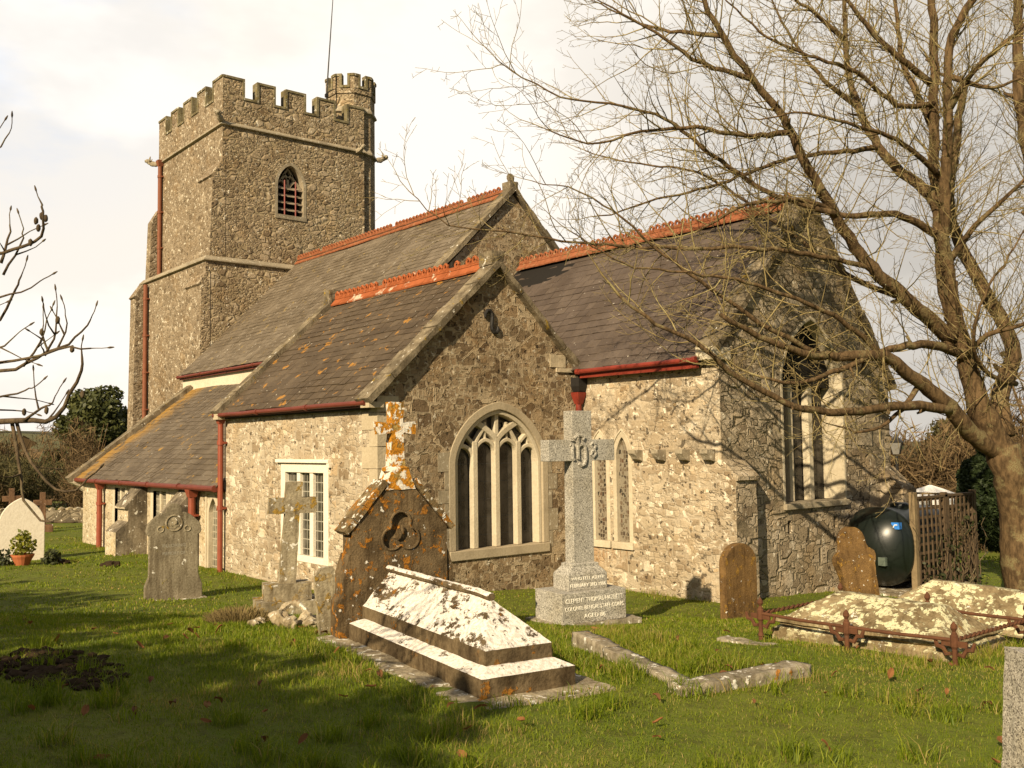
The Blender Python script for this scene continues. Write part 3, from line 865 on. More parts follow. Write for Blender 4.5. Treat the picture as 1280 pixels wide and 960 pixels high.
for x in (1.47, 1.99, 2.51, 3.02):
    f = MB(); f.prism([(x - .075, YC + .1, 2.30), (x - .075, YC - .20, 2.30), (x - .075, YC - .20, 2.24), (x - .075, YC - .12, 2.14), (x - .075, YC + .1, 2.08)],
                      [(x + .075, YC + .1, 2.30), (x + .075, YC - .20, 2.30), (x + .075, YC - .20, 2.24), (x + .075, YC - .12, 2.14), (x + .075, YC + .1, 2.08)])
    f.build('corbel', M_weath, CH, worn=(.06, .012, 9))
ew = arch(6.896, .911, 1.36, 3.55, 1.0, 12, p=1.8, q=.66, tip=.25)
b = MB(); b.panel(FE(XC), [(YC + .004, -.8), (9.415, -.8), (9.415, 3.45), (6.89, 6.60), (YC + .004, 3.93)], [arch(6.896, .93, 1.34, 3.55, 1.02, 12, p=1.8, q=.66, tip=.25), [(6.03, .86), (6.15, .86), (6.15, 1.08), (6.03, 1.08)], [(7.40, .86), (7.52, .86), (7.52, 1.08), (7.40, 1.08)]], .6)
b.build('gable_wall', M_chancel_e, CH, 'grey squared rubble gable wall behind the oil tank')
b = MB(); b.box(XC - .58, XC - .3, 5.9, 7.6, .8, 1.2); b.build('putlog_dark_back', M_dark, CH)  # dark block painted in place of the shade deep in the putlog holes
fr = FE(XC)
f = MB(); f.band(fr, ew, -.012, .0, -.5, .004); f.band(fr, ew, 0, .05, -.05, .006)
f.mark()
o = f.build('window', M_dress, CH, 'deep splayed three light window with a projecting sill', bevel=.008)
f = MB(); f.fbox(fr, 5.92, 7.84, 1.26, 1.36, -.4, .07); f.build('sill', M_weath, o, bevel=.01)
g = MB(); g.panel(lambda a, bb, c: fr(a, bb, c - .42), ew, [], .03); g.build('glass', M_glass, o)
t = MB()
for u in (6.29 + .0, 6.896, 7.50):
    if u in (6.896,):
        t.fbox(fr, u - .065 - .30, u + .065 - .30, 1.36, 3.9, -.41, -.27); t.fbox(fr, u + .30 - .065, u + .30 + .065, 1.36, 3.9, -.41, -.27)
for cu in (6.29, 6.896, 7.50):
    t.band(fr, arch(cu, .25, 3.449, 3.45, .34, 7, p=1.8, q=.65, tip=.25)[1:-1], -.02, .07, -.41, -.28)
t.band(fr, [(6.6, 3.9), (6.74, 4.15), (6.896, 4.3), (7.05, 4.15), (7.2, 3.9)], -.045, .045, -.41, -.28)
t.build('tracery', M_dress, o, bevel=.01)
b = MB(); b.box(-4.9, XC - .05, 9.0, 9.41, -1, 3.5); b.build('wall', M_chancel_e, CH)
mc_ = (6.62 - 3.98) / (6.89 - YC)
b = MB(); P_ = [(YC - .12, 3.80), (6.89, 6.58), (9.50, 3.5), (9.50, 3.3), (YC + .1, 3.5)]
b.prism([(-4.8, y, z) for y, z in P_], [(XC - .25, y, z) for y, z in P_]); b.build('roof_deck', M_dark, CH)
slate_roof('roof', M_slate_h, (-4.75, YC - .22, 3.965 - .22 * mc_), (1, 0, 0), (0, 1, mc_), XC + 4.75 - .22, 3.98, .20, .30, 'dark blue grey slate roof partly behind the bare tree')
slate_roof('roof', M_slate_h, (XC - .22, 9.55, 3.50), (-1, 0, 0), (0, 6.89 - 9.55, 6.62 - 3.50), 7.7, 4.05, .20, .30)
coping(FE(XC), [(YC - .10, 3.86), (6.89, 6.64), (9.50, 3.36)], .0, .10, -.34, .10)
b = MB(); b.fbox(FE(XC), YC - .20, YC + .22, 3.72, 3.92, -.30, .06); b.build('kneeler_stone', M_dress, CH, worn=(.1, .02, 6))
ridge(-4.7, XC - .3, 6.89, 6.63, 'bright orange crested ridge behind the bare branches')
gutter((.22, YC - .235, 3.715), (XC - .30, YC - .235, 3.73), .045, (YC - .19, YC - .13, 3.60, 3.78), mat=M_red)
# corner buttress
b = MB(); x0, x1, y0, y1 = XC - .1, XC + .27, YC - .010, YC + .52
b.loft([[(x0, y0, z), (xx, y0, z), (xx, y1, z), (x0, y1, z)] for z, xx in ((-.8, x1), (1.80, x1), (1.82, x1 + .05), (1.88, x1 + .05), (2.14, XC + .02))])
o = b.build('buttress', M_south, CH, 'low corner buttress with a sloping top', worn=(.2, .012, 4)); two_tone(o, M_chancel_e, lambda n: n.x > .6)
b = MB(); x0, x1, y0, y1 = XC - .1, XC + .45, 9.0, 9.47
b.loft([[(x0, y0, z), (xx, y0, z), (xx, y1, z), (x0, y1, z)] for z, xx in ((-.8, x1), (1.5, x1), (1.9, XC + .02))]); b.build('buttress', M_chancel_e, CH)

# ---- nave
YN, XN, XT = 3.06, -4.92, -16.20
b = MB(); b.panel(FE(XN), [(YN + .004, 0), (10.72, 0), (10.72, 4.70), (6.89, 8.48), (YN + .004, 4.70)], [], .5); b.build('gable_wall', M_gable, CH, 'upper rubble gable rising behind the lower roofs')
b = MB(); b.panel(FS(YN), [(XT, 2.5), (XN - .004, 2.5), (XN - .004, 4.62), (XT, 4.62)], [], .5); b.build('clerestory_wall', M_plaster, CH, 'cream plastered strip of wall under the upper eaves')
b = MB(); b.box(XT, XN, 10.2, 10.7, -1, 4.7); b.panel(FE(XT + .3), [(YN + .05, 0), (10.7, 0), (10.7, 4.66), (6.89, 8.42), (YN + .05, 4.66)], [], .3); b.build('wall', M_aisle, CH)
mn = (8.535 - 4.757) / (6.89 - YN)
b = MB(); P_ = [(YN - .08, 4.63), (6.89, 8.49), (10.94, 4.49), (10.8, 4.3), (YN + .05, 4.5)]
b.prism([(XT + .02, y, z) for y, z in P_], [(XN - .2, y, z) for y, z in P_]); b.build('roof_deck', M_dark, CH)
slate_roof('roof', M_slate_n, (XT, YN - .12, 4.757 - .12 * mn), (1, 0, 0), (0, 1, mn), XN - XT - .22, 5.59, .17, .26, 'large grey slate roof running up to the tower')
slate_roof('roof', M_slate_n, (XN - .22, 10.98, 4.757 - .28 * mn), (-1, 0, 0), (0, -1, mn), XN - XT - .22, 5.82, .25, .4)
coping(FE(XN), [(YN - .18, 4.62), (6.89, 8.56), (10.95, 4.55)], .0, .10, -.28, .10)
b = MB(); b.fbox(FE(XN), 6.76, 7.02, 8.56, 8.80, -.25, .05); b.blob((XN - .08, 6.89, 8.90), .10, .10, .13, 2, .3, 2, 3); b.build('finial', M_coping, CH, worn=(.06, .02, 7))
ridge(XT + .02, XN - .30, 6.89, 8.53, 'long orange ridge of crested tiles reaching the tower')
gutter((XT - .02, YN - .145, 4.585), (LX + .2, YN - .145, 4.60), .042, (YN - .10, YN - .012, 4.50, 4.62))

# ---- aisle
YA, XA = .02, -15.51
b = MB()
b.panel(FS(YA), [(XA, -.9), (LX + .1, -.9), (LX + .1, 1.70), (XA, 1.70)], [[(-12.75, .55), (-11.95, .55), (-11.95, 1.45), (-12.75, 1.45)], [(-9.95, .55), (-9.1, .55), (-9.1, 1.45), (-9.95, 1.45)], arch(-6.42, .30, -.15, 1.10, .36, 8, p=1.7, q=.7, tip=.3)], .45)
b.panel(FW_(XA), [(YA + .004, -.9), (YN, -.9), (YN, 4.2), (YA + .004, 1.72)], [], .4)
b.build('wall', M_aisle, CH, 'low cream aisle wall with two deep buttresses')
for (xa, xb) in ((-12.75, -11.95), (-9.95, -9.1)):
    fr = FS(YA); f = MB()
    for a0, a1, b0, b1 in ((xa - .16, xa, .40, 1.60), (xb, xb + .16, .40, 1.60), (xa, xb, 1.45, 1.60), (xa, xb, .40, .55)):
        f.fbox(fr, a0, a1, b0, b1, -.12, .012)
    f.fbox(fr, (xa + xb) / 2 - .05, (xa + xb) / 2 + .05, .55, 1.45, -.08, -.01)
    o = f.build('window', M_dress, CH, None, bevel=.01); g = MB(); g.fbox(fr, xa, xb, .55, 1.45, -.09, -.07); g.build('glass', M_glass_a, o)
fr = FS(YA); ar = arch(-6.42, .22, -.25, 1.10, .30, 8, p=1.7, q=.7, tip=.3)
f = MB(); f.band(fr, ar, 0, .10, -.14, .012); f.fbox(fr, -6.78, -6.72, -.3, 1.55, -.05, .03); f.fbox(fr, -6.12, -6.06, -.3, 1.55, -.05, .03); f.fbox(fr, -6.72, -6.12, 1.48, 1.55, -.05, .03)
o = f.build('window', M_dress, CH, 'narrow pointed aisle window in a cream frame'); g = MB(); g.panel(lambda a, bb, c: fr(a, bb, c - .08), ar, [], .02); g.build('glass', M_glass_a, o)
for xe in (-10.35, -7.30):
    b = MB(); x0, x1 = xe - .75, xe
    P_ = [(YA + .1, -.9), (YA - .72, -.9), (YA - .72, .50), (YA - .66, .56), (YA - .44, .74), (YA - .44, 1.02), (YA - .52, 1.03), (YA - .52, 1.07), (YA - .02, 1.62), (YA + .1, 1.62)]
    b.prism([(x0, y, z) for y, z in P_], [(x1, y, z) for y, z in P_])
    o = b.build('buttress', M_buttf, CH, None, worn=(.22, .006, 4)); two_tone(o, M_aisle, lambda n: n.y < -.75)  # sunlit south faces pale, other faces dark: light and shade put into the colour
ma = (4.17 - 1.823) / (YN - 0)
b = MB(); P_ = [(-.10, 1.70), (YN + .05, 4.15), (YN + .05, 3.9), (.0, 1.55)]
b.prism([(XA + .02, y, z) for y, z in P_], [(LX + .05, y, z) for y, z in P_]); b.build('roof_deck', M_dark, CH)
slate_roof('roof', M_slate_a, (XA + .05, -.22, 1.823 - .22 * ma), (1, 0, 0), (0, 1, ma), LX - XA - .02, 4.13, .17, .26, 'lean-to slate roof with an orange streak along its far edge')
coping(FE(XA), [(-.34, 1.56), (YN, 4.22)], -.04, .12, -.20, .16)
b = MB(); b.loft([[(XA + dx, y, z) for dx in (-.18, .16) for y in ((yy, .10) if dx < 0 else (.10, yy))] for z, yy in ((1.28, .02), (1.42, -.14), (1.52, -.30), (1.62, -.36))]); b.build('kneeler_stone', M_dress, CH, worn=(.1, .02, 6))
b = MB(); b.tube([(XA + .35, .25, 2.10), (XA + .35, 2.9, 2.10 + 2.65 * ma)], .02, 6); 
gutter((XA + .10, -.22, 1.60), (LX - .02, -.22, 1.615), .058, (-.17, .0, 1.54, 1.68))
downpipe(-13.55, -.12, 1.52, -.45, .07); downpipe(-7.18, -.14, 1.52, -.4, .075)

# ---- tower
XE, XW, YS, YNN = -16.25, -22.0, 4.30, 9.50
TOP, LOW = 14.34, 13.72
Em = [(4.304, 5.0), (5.5, 6.08), (6.51, 7.19), (7.67, 8.32), (8.83, 9.5)]
Sm = [(-22.0, -21.25), (-20.72, -20.08), (-19.56, -18.84), (-18.30, -17.62), (-17.0, XE - .004)]
bw = arch(6.67, .47, 10.12, 11.15, .66, 10, p=1.9, q=.62, tip=.15)
oE, cE = cren(Em, TOP, LOW, 8.3, 4.304, 9.5); oS, cS = cren(Sm, TOP, LOW, 8.3, XW, XE - .004)
b = MB(); b.panel(FE(XE), oE, [arch(6.67, .50, 10.08, 11.15, .69, 10, p=1.9, q=.62, tip=.15)], .32); b.build('tower_wall', M_tower_e, CH, 'pitted brown tower face with the louvred belfry window')
b = MB(); b.panel(FS(YS), oS, [], .32); b.build('tower_wall', M_tower_s, CH, 'sunlit tower face with the tall rusty drainpipe')
b = MB(); b.panel(FN(YNN), oS, [], .32); b.mark().panel(FW_(XW), oE, [], .32); b.build_each('tower_wall', M_tower_e, CH)
b = MB(); b.box(XW + .3, XE - .3, YS + .3, YNN - .3, 12.9, 13.1); b.build('tower_roof', M_slate_n, CH)
b = MB()
for fr, oo in ((FE(XE), cE), (FS(YS), cS), (FW_(XW), cE), (FN(YNN), cS)):
    b.mark().band(fr, oo, -.035, .04, -.33, .03)
b.build_each('parapet_coping', M_cap, CH, 'mossy coping following the battlements')
b = MB()
for z, h, pr, xx, yy in ((12.74, .10, .085, XE, YS), (8.30, .11, .085, XE + .03, YS - .54)):
    b.mark(); xw = XW - (.03 if z < 9 else 0)
    A = [(xw - pr, yy - pr), (xx + pr, yy - pr), (xx + pr, YNN + pr), (xw - pr, YNN + pr)]
    B_ = [(xw - .0, yy + .03), (xx - .03, yy + .03), (xx - .03, YNN), (xw, YNN)]
    b.loft([[(x, y, z - .03) for x, y in B_], [(x, y, z) for x, y in A], [(x, y, z + h * .35) for x, y in A], [(x, y, z + h + .06) for x, y in B_]])
b.build_each('string_course', M_weath, CH)
b = MB(); xx, yy = XE + .03, YS - .54
b.loft([[(x, y, z) for x, y in ((XW - .03, yy), (xx, yy), (xx, YNN), (XW - .03, YNN))] for z in (-1, 8.27)])
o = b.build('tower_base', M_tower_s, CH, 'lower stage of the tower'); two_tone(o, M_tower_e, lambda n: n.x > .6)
b = MB()
P_ = [(YS + .1, 8.3), (YS - .42, 8.3), (YS - .32, 11.0), (YS - .38, 11.04), (YS + .01, 11.62), (YS + .1, 11.62)]
b.prism([(-17.35, y, z) for y, z in P_], [(XE + .012, y, z) for y, z in P_])
P_ = [(YS - .4, -1), (YS - .80, -1), (YS - .68, 7.5), (YS - .74, 7.55), (YS - .53, 7.95), (YS - .4, 7.95)]
b.prism([(-17.45, y, z) for y, z in P_], [(XE + .045, y, z) for y, z in P_])
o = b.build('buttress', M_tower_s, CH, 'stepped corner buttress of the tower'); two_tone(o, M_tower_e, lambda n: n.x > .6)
b = MB()
P_ = [(YS + .1, 8.3), (YS - .36, 8.3), (YS - .28, 10.6), (YS + .01, 11.1), (YS + .1, 11.1)]
b.prism([(XW - .28, y, z) for y, z in P_], [(XW + .12, y, z) for y, z in P_])
P_ = [(YS - .4, -1), (YS - .98, -1), (YS - .86, 7.75), (YS - .93, 7.8), (YS - .56, 8.35), (YS - .4, 8.35)]
b.prism([(XW - .30, y, z) for y, z in P_], [(XW + .25, y, z) for y, z in P_])
b.build('buttress', M_tower_s, CH, 'tall far corner buttress of the tower')
downpipe(XW + .42, YS - .10, 12.72, 8.2, .075, M_rustpipe, 'rusty red drainpipe down the sunlit tower face'); downpipe(XW + .68, YS - .66, 8.2, -.4, .075, M_rustpipe, hopper=False)
# belfry window
fr = FE(XE); f = MB(); f.band(fr, bw, 0, .10, -.33, .012); f.fbox(fr, 6.1, 7.24, 9.98, 10.12, -.3, .03)
o = f.build('belfry_window', M_weath, CH, 'pointed belfry opening with red barred louvres')
f = MB(); f.panel(lambda a, bb, c: fr(a, bb, c - .36), bw, [], .03); f.build('belfry_dark_back', M_dark, o)  # flat near-black sheet stands in for the unlit space behind the louvres
t = MB(); t.fbox(fr, 6.67 - .04, 6.67 + .04, 11.0, 11.45, -.33, -.20)
for cu in (6.42, 6.92):
    t.band(fr, arch(cu, .19, 11.05, 11.06, .26, 6, p=1.8, q=.65, tip=.3)[1:-1], -.02, .05, -.33, -.20)
t.band(fr, [(6.42, 11.34), (6.55, 11.52), (6.67, 11.42), (6.79, 11.52), (6.92, 11.34)], -.04, .04, -.33, -.2); t.band(fr, [(6.5, 11.5), (6.67, 11.75), (6.84, 11.5)], -.03, .03, -.33, -.2)
t.build('tracery', M_weath, o)
for z in (10.28, 10.52, 10.76, 11.0):
    f = MB(); f.prism([fr(6.21, z, -.06), fr(6.21, z + .035, -.06), fr(6.21, z + .16, -.30), fr(6.21, z + .125, -.30)], [fr(7.13, z, -.06), fr(7.13, z + .035, -.06), fr(7.13, z + .16, -.30), fr(7.13, z + .125, -.30)])
    f.build('louvre_board', M_louvre, o)
for y in (6.47, 6.87):
    f = MB(); f.tube([fr(y, 10.12, -.04), fr(y, 11.30, -.04)], .026, 6); f.build('bar', M_red, o)
# turret
def ngon(cx, cy, r, z, n=8, ph=math.pi / 8): return [(cx + r * math.cos(ph + 2 * math.pi * k / n), cy + r * math.sin(ph + 2 * math.pi * k / n), z) for k in range(n)]
tx, ty = -17.16, 9.50
b = MB(); b.loft([ngon(tx, ty, .86, 5), ngon(tx, ty, .86, 15.0)]); 
o = b.build('turret', M_tower_e, CH, 'octagonal stair turret on the tower corner')
b = MB()
for z in (12.75, 14.25):
    b.mark().loft([ngon(tx, ty, .86, z - .05), ngon(tx, ty, .94, z), ngon(tx, ty, .94, z + .05), ngon(tx, ty, .86, z + .2)])
b.build_each('string_course', M_weath, o)
b = MB(); cb = MB(); rr = .90
for k in range(8):
    A = Vector(ngon(tx, ty, rr, 0)[k]); B_ = Vector(ngon(tx, ty, rr, 0)[(k + 1) % 8]); L = (B_ - A).length; d = (B_ - A) / L; nn = Vector((d.y, -d.x, 0))
    frt = (lambda A, d, nn: (lambda a, bb, c: tuple(A + d * a + nn * c + Vector((0, 0, bb)))))(A, d, nn)
    prof = [(0, 15.56), (L * .30, 15.56), (L * .30, 15.14), (L * .70, 15.14), (L * .70, 15.56), (L, 15.56)]
    b.panel(frt, [(0, 14.9)] + prof + [(L, 14.9)], [], .2); cb.band(frt, prof, -.05, .04, -.22, .035)
b.build('turret_battlement', M_tower_e, o); cb.build('parapet_coping', M_cap, o)
def gargoyle(p, d):
    p, d = Vector(p), Vector(d).normalized(); b = MB()
    b.tube([p, p + d * .14 + Vector((0, 0, .02)), p + d * .26 + Vector((0, 0, .06)), p + d * .36 + Vector((0, 0, .10))], [.09, .10, .08, .05], 8)
    b.blob(p + d * .34 + Vector((0, 0, .12)), .085, .085, .08, 2, .35, 2, p.y); sd = Vector((-d.y, d.x, 0))
    for s_ in (-1, 1): b.tube([p + d * .25 + sd * .09 * s_ + Vector((0, 0, .1)), p + d * .2 + sd * .16 * s_ + Vector((0, 0, .25))], [.035, .015], 6)
    b.build('gargoyle', M_weath, CH, worn=(.06, .02, 8))
gargoyle((XW - .05, YS - .05, 12.78), (-.5, -.9, 0)); gargoyle((XE + .05, 9.2, 12.75), (1, .1, 0)); gargoyle((tx + .6, ty + .7, 12.7), (.5, .9, 0)); gargoyle((XE - .02, YS - .02, 12.85), (.6, -.6, .2))

# pole on the tower
t = thing('mast', (-16.62, 8.22, 13.1), 0, 'thin bare mast rising behind the tower battlements', 'mast')
b = MB(); b.tube([(0, 0, 0), (0, 0, 1.6), (.06, .10, 3.4), (.14, .22, 5.6)], [.03, .028, .022, .012], 6); b.build('pole', M_iron, t)
b = MB(); b.tube([(0, 0, 1.6), (.05, .12, 1.75), (.02, .30, 1.85)], .015, 5); b.box(-.05, .05, -.05, .05, 1.5, 1.62); b.build('bracket', M_iron, t)

# ------------------------------------------------------------------ gravestones and churchyard things
FX = FE           # local frame facing +x at plane x
# chest tomb with coped top in the foreground
t = thing('coped_tomb', (4.60, -3.46, .54), R(-9.2), 'long dark coped tomb crusted with white lichen in the foreground', 'tomb')
b = MB()
def kerbline(x0, x1, y0, y1, n, along='x'):
    for i in range(n):
        j = random.uniform(-.012, .012)
        if along == 'x':
            a = x0 + (x1 - x0) * i / n; b.box(a + .004, x0 + (x1 - x0) * (i + 1) / n - .004, y0 + j, y1 + j * .5, -.25, .10 + j)
        else:
            a = y0 + (y1 - y0) * i / n; b.box(x0, x1 + j, a + .004, y0 + (y1 - y0) * (i + 1) / n - .004, -.25, .10 + j)
kerbline(-.05, 2.76, -.02, .26, 6); kerbline(-.05, 2.76, .95, 1.19, 4); kerbline(2.76, 3.06, -.02, 1.19, 2, 'y')
b.box(.0, 2.8, .2, 1.0, -.2, .085)
b.build('base_slab', M_slab, t, None, worn=(.10, .012, 5))
b = MB(); x0, x1, y0, y1 = .20, 2.80, .20, .99
b.loft([[(x0 + i, y0 + i, z), (x1 - i, y0 + i, z), (x1 - i, y1 - i, z), (x0 + i, y1 - i, z)] for i, z in ((0, .07), (0, .235), (.11, .285))])
b.build('plinth', M_tomb, t, worn=(.045, .007, 9))
b = MB(); x0, x1, y0, y1 = .27, 2.66, .31, .88
yc = (y0 + y1) / 2
b.add([(x0, y0, .28), (x1, y0, .28), (x1, y1, .28), (x0, y1, .28), (x0, y0, .395), (x1, y0, .395), (x1, y1, .395), (x0, y1, .395), (x0, yc, .70), (2.20, yc, .70)],
      [(0, 3, 2, 1), (0, 1, 5, 4), (1, 2, 6, 5), (2, 3, 7, 6), (3, 0, 4, 7), (4, 5, 9, 8), (5, 6, 9), (6, 7, 8, 9), (7, 4, 8)])
b.build('coped_lid', M_tomb, t, worn=(.045, .007, 9))
b = MB(); b.tube([(x0 - .05, yc, .715)] + [(x0 + k * .12, yc + random.uniform(-.003, .003), .712) for k in range(16)] + [(2.24, yc, .70)], .034, 9); b.build('ridge_roll', M_tomb, t, worn=(.04, .006, 11))

def outline(half):                 # mirror a right-hand profile [(y,z)...] bottom to top
    return half + [(-y, z) for y, z in half[::-1] if abs(y) > 1e-6]
M_hcap = grave('lichened_headstone_coping', (.25, .19, .10), (.12, .085, .042), orange=.9, white=.85, sc=1.5, ocol=(.38, .16, .02))
# its headstone
t = thing('gabled_headstone', (4.60 - .03 * .987 + .60 * .16 + .10, -3.46 + .03 * .16 + .60 * .987 + .13, .60), R(-9.2), 'gabled headstone topped by an orange lichened cross at the head of the dark tomb', 'headstone')
hf = [(.50, 0), (.50, 1.02), (.14, 1.45)]
tre = []
for k in range(3):
    c0 = math.pi / 2 + k * 2 * math.pi / 3; cx_, cz_ = .105 * math.cos(c0), .98 + .105 * math.sin(c0)
    for a in np.linspace(c0 - 1.9, c0 + 1.9, 12): tre.append((cx_ + .105 * math.cos(a), cz_ + .105 * math.sin(a)))
out_ = [(-.50, 0), (.50, 0), (.50, 1.02), (.14, 1.43), (-.14, 1.43), (-.50, 1.02)]
b = MB(); b.panel(FX(.12), out_, [tre], .045)
b.prism([(.078, y, z) for y, z in out_], [(-.12, y, z) for y, z in out_])
b.build('slab', M_hstone, t, 'dark slab with a sunk trefoil')
b = MB(); b.tube([FX(.12)(y_, z_, .002) for y_, z_ in tre + tre[:1]], .013, 6); b.build('trefoil_moulding', M_hstone, t)
b = MB()
for s_ in (-1, 1):
    b.mark()
    for i in range(4):
        p0 = Vector((s_ * .545, .985)).lerp(Vector((s_ * .13, 1.47)), i / 4 + .004); p1 = Vector((s_ * .545, .985)).lerp(Vector((s_ * .13, 1.47)), (i + 1) / 4 - .004)
        b.band(FX(0), [tuple(p0), tuple(p1)], (-.0 if s_ < 0 else -.055), (.055 if s_ < 0 else .0), -.135 - .006 * (i % 2), .135 + .006 * (i % 2))
b.build_each('coping', M_hcap, t, worn=(.05, .008, 9))
b = MB()
for s_ in (-1, 1):
    P_ = [(s_ * .49, 0), (s_ * .62, 0), (s_ * .62, .36), (s_ * .575, .42), (s_ * .575, .62), (s_ * .515, .80), (s_ * .49, .80)]
    b.mark().prism([(.10, y, z) for y, z in P_], [(-.14, y, z) for y, z in P_])
b.build_each('side_buttress', M_hstone, t, worn=(.06, .007, 9))
b = MB()
P_ = [(-.16, 1.40), (.16, 1.40), (.10, 1.56), (.085, 1.60), (-.085, 1.60), (-.10, 1.56)]
b.prism([(.13, y, z) for y, z in P_], [(-.13, y, z) for y, z in P_])
b.lathe([(.10, 1.565), (.135, 1.58), (.14, 1.61), (.10, 1.63)], n=12)
cr = [(-.078, 1.62), (.078, 1.62), (.060, 1.95), (.19, 1.94), (.205, 2.065), (.058, 2.05), (.072, 2.26), (-.072, 2.26), (-.058, 2.05), (-.205, 2.065), (-.19, 1.94), (-.060, 1.95)]
b.prism([(.065, y, z) for y, z in cr], [(-.065, y, z) for y, z in cr])
b.build('cross', M_hcross, t, 'orange and white lichened cross finial', worn=(.045, .010, 10))
b = MB(); b.blob((.085, 0, .97), .03, .06, .075, 2, .5, 2.2, 4); b.blob((.085, .03, 1.0), .03, .03, .05, 2, .5, 2.2, 6); b.build('carved_emblem', M_hstone, t)

# granite cross
t = thing('granite_cross', (4.522, -.022, .38), R(-9), 'tall grey granite cross on an inscribed stepped plinth', 'cross monument')
b = MB(); b.box(-.40, .36, -.52, .62, -.30, .0); b.build('foundation_slab', M_kerb, t, worn=(.1, .01, 5))
b = MB(); b.box(-.285, .285, -.45, .45, .0, .35); b.build('base', M_granite, t, 'lower inscribed block', bevel=.008)
def sq(hx, hy, z): return [(-hx, -hy, z), (hx, -hy, z), (hx, hy, z), (-hx, hy, z)]
b = MB(); b.loft([sq(.16, .275, .35), sq(.16, .275, .53), sq(.115, .19, .615), sq(.115, .19, .645), sq(.095, .155, .655)]); b.build('plinth', M_granite, t, 'upper inscribed block', bevel=.006)
b = MB(); cr = [(-.145, .65), (.145, .65), (.14, 1.84), (.47, 1.84), (.47, 2.09), (.14, 2.09), (.14, 2.43), (-.14, 2.43), (-.14, 2.09), (-.47, 2.09), (-.47, 1.84), (-.14, 1.84)]
b.prism([(.09, y, z) for y, z in cr], [(-.09, y, z) for y, z in cr]); b.build('shaft', M_granite, t, bevel=.006)
b = MB(); zc = 1.965; F = FX(.10)
def st(pts, r=.021): b.tube([F(y * 1.38, zc + z * 1.12, 0) for y, z in pts], r, 7)
st([(-.125, .062), (-.105, .055), (-.105, -.085), (-.09, -.10)]); st([(-.105, .098), (-.105, .108)], .024)
st([(-.05, .16), (-.048, .08), (-.048, -.095)]); st([(-.085, .12), (-.05, .16), (-.01, .155), (.015, .13), (.0, .105)]); st([(-.048, .03), (-.01, .06), (.022, .045), (.03, .01), (.03, -.10), (.015, -.15), (-.015, -.165), (-.04, -.14)])
st([(.13, .06), (.105, .08), (.085, .055), (.10, .02), (.125, -.005), (.135, -.04), (.11, -.075), (.085, -.05), (.10, -.015), (.125, .02), (.135, .05)], .018)
b.build('monogram', M_granite, t, 'raised IHS monogram at the crossing')
text_part('CLEMENT THOMAS HAZLETT', .075, .005, M_letter, t, FX(.286), 0, .235, 0, width=.80)
text_part('COLONEL BENGAL STAFF CORPS', .066, .005, M_letter, t, FX(.286), 0, .150, 0, width=.82)
text_part('AGED 86', .068, .005, M_letter, t, FX(.286), 0, .055, 0, width=.30)
text_part('WHO FELL ASLEEP', .055, .005, M_letter, t, FX(.161), 0, .465, 0, width=.46)
text_part('FEBRUARY 3RD 1906', .060, .005, M_letter, t, FX(.161), 0, .385, 0, width=.50)

# kerb of that grave
t = thing('grave_kerb', (8.19, -2.47, .50), R(-20.5), 'low stone kerb marking a grassy grave in front of the granite cross', 'grave kerb')
def kstone(x0, x1, y0, y1, rot=0, o=(0, 0), dz=0, name='kerb_stone'):
    b = MB(); c, s_ = math.cos(rot), math.sin(rot)
    b.box(x0, x1, y0, y1, -.30, .165 + dz)
    b.v = [(o[0] + x * c - y * s_, o[1] + x * s_ + y * c, z) for x, y, z in b.v]
    b.build(name, M_kerb, t, worn=(.05, .014, 7), smooth=True)
kstone(-1.45, -.10, 0, .17); kstone(-2.15, -1.47, .01, .18, dz=.01)
kstone(-.08, 1.20, 0, .20, R(102), (.12, 0), .03)

# small stone cross on steps
t = thing('stone_cross', (1.39, -2.22, .25), R(-19), 'small worn stone cross leaning slightly on two steps', 'cross monument')
b = MB(); b.box(-.28, .28, -.395, .395, -.3, .245); b.build('lower_step', M_scross, t, worn=(.07, .012, 7))
b = MB(); b.box(-.19, .19, -.29, .29, .245, .45); b.build('upper_step', M_scross, t, worn=(.07, .010, 7))
b = MB(); cr = [(-.105, .44), (.105, .44), (.09, 1.33), (.30, 1.33), (.30, 1.53), (.10, 1.53), (.10, 1.73), (-.10, 1.73), (-.10, 1.53), (-.30, 1.53), (-.30, 1.33), (-.09, 1.33)]
b.prism([(.085, y + (z - .44) * .07, z) for y, z in cr], [(-.085, y + (z - .44) * .07, z) for y, z in cr]); b.build('shaft', M_scross, t, worn=(.06, .007, 9))

# thin slab leaning behind the gabled headstone
t = thing('headstone', (3.99, -3.02, .50), R(-14), 'narrow pale slab leaning behind the gabled headstone', 'headstone', tilt=(R(4), R(-3)))
b = MB(); P_ = [(-.12, -.3), (.12, -.3), (.12, .62), (.06, .70), (-.06, .69), (-.12, .62)]; b.prism([(.05, y, z) for y, z in P_], [(-.05, y, z) for y, z in P_]); b.build('slab', M_scross, t, worn=(.08, .01, 7))

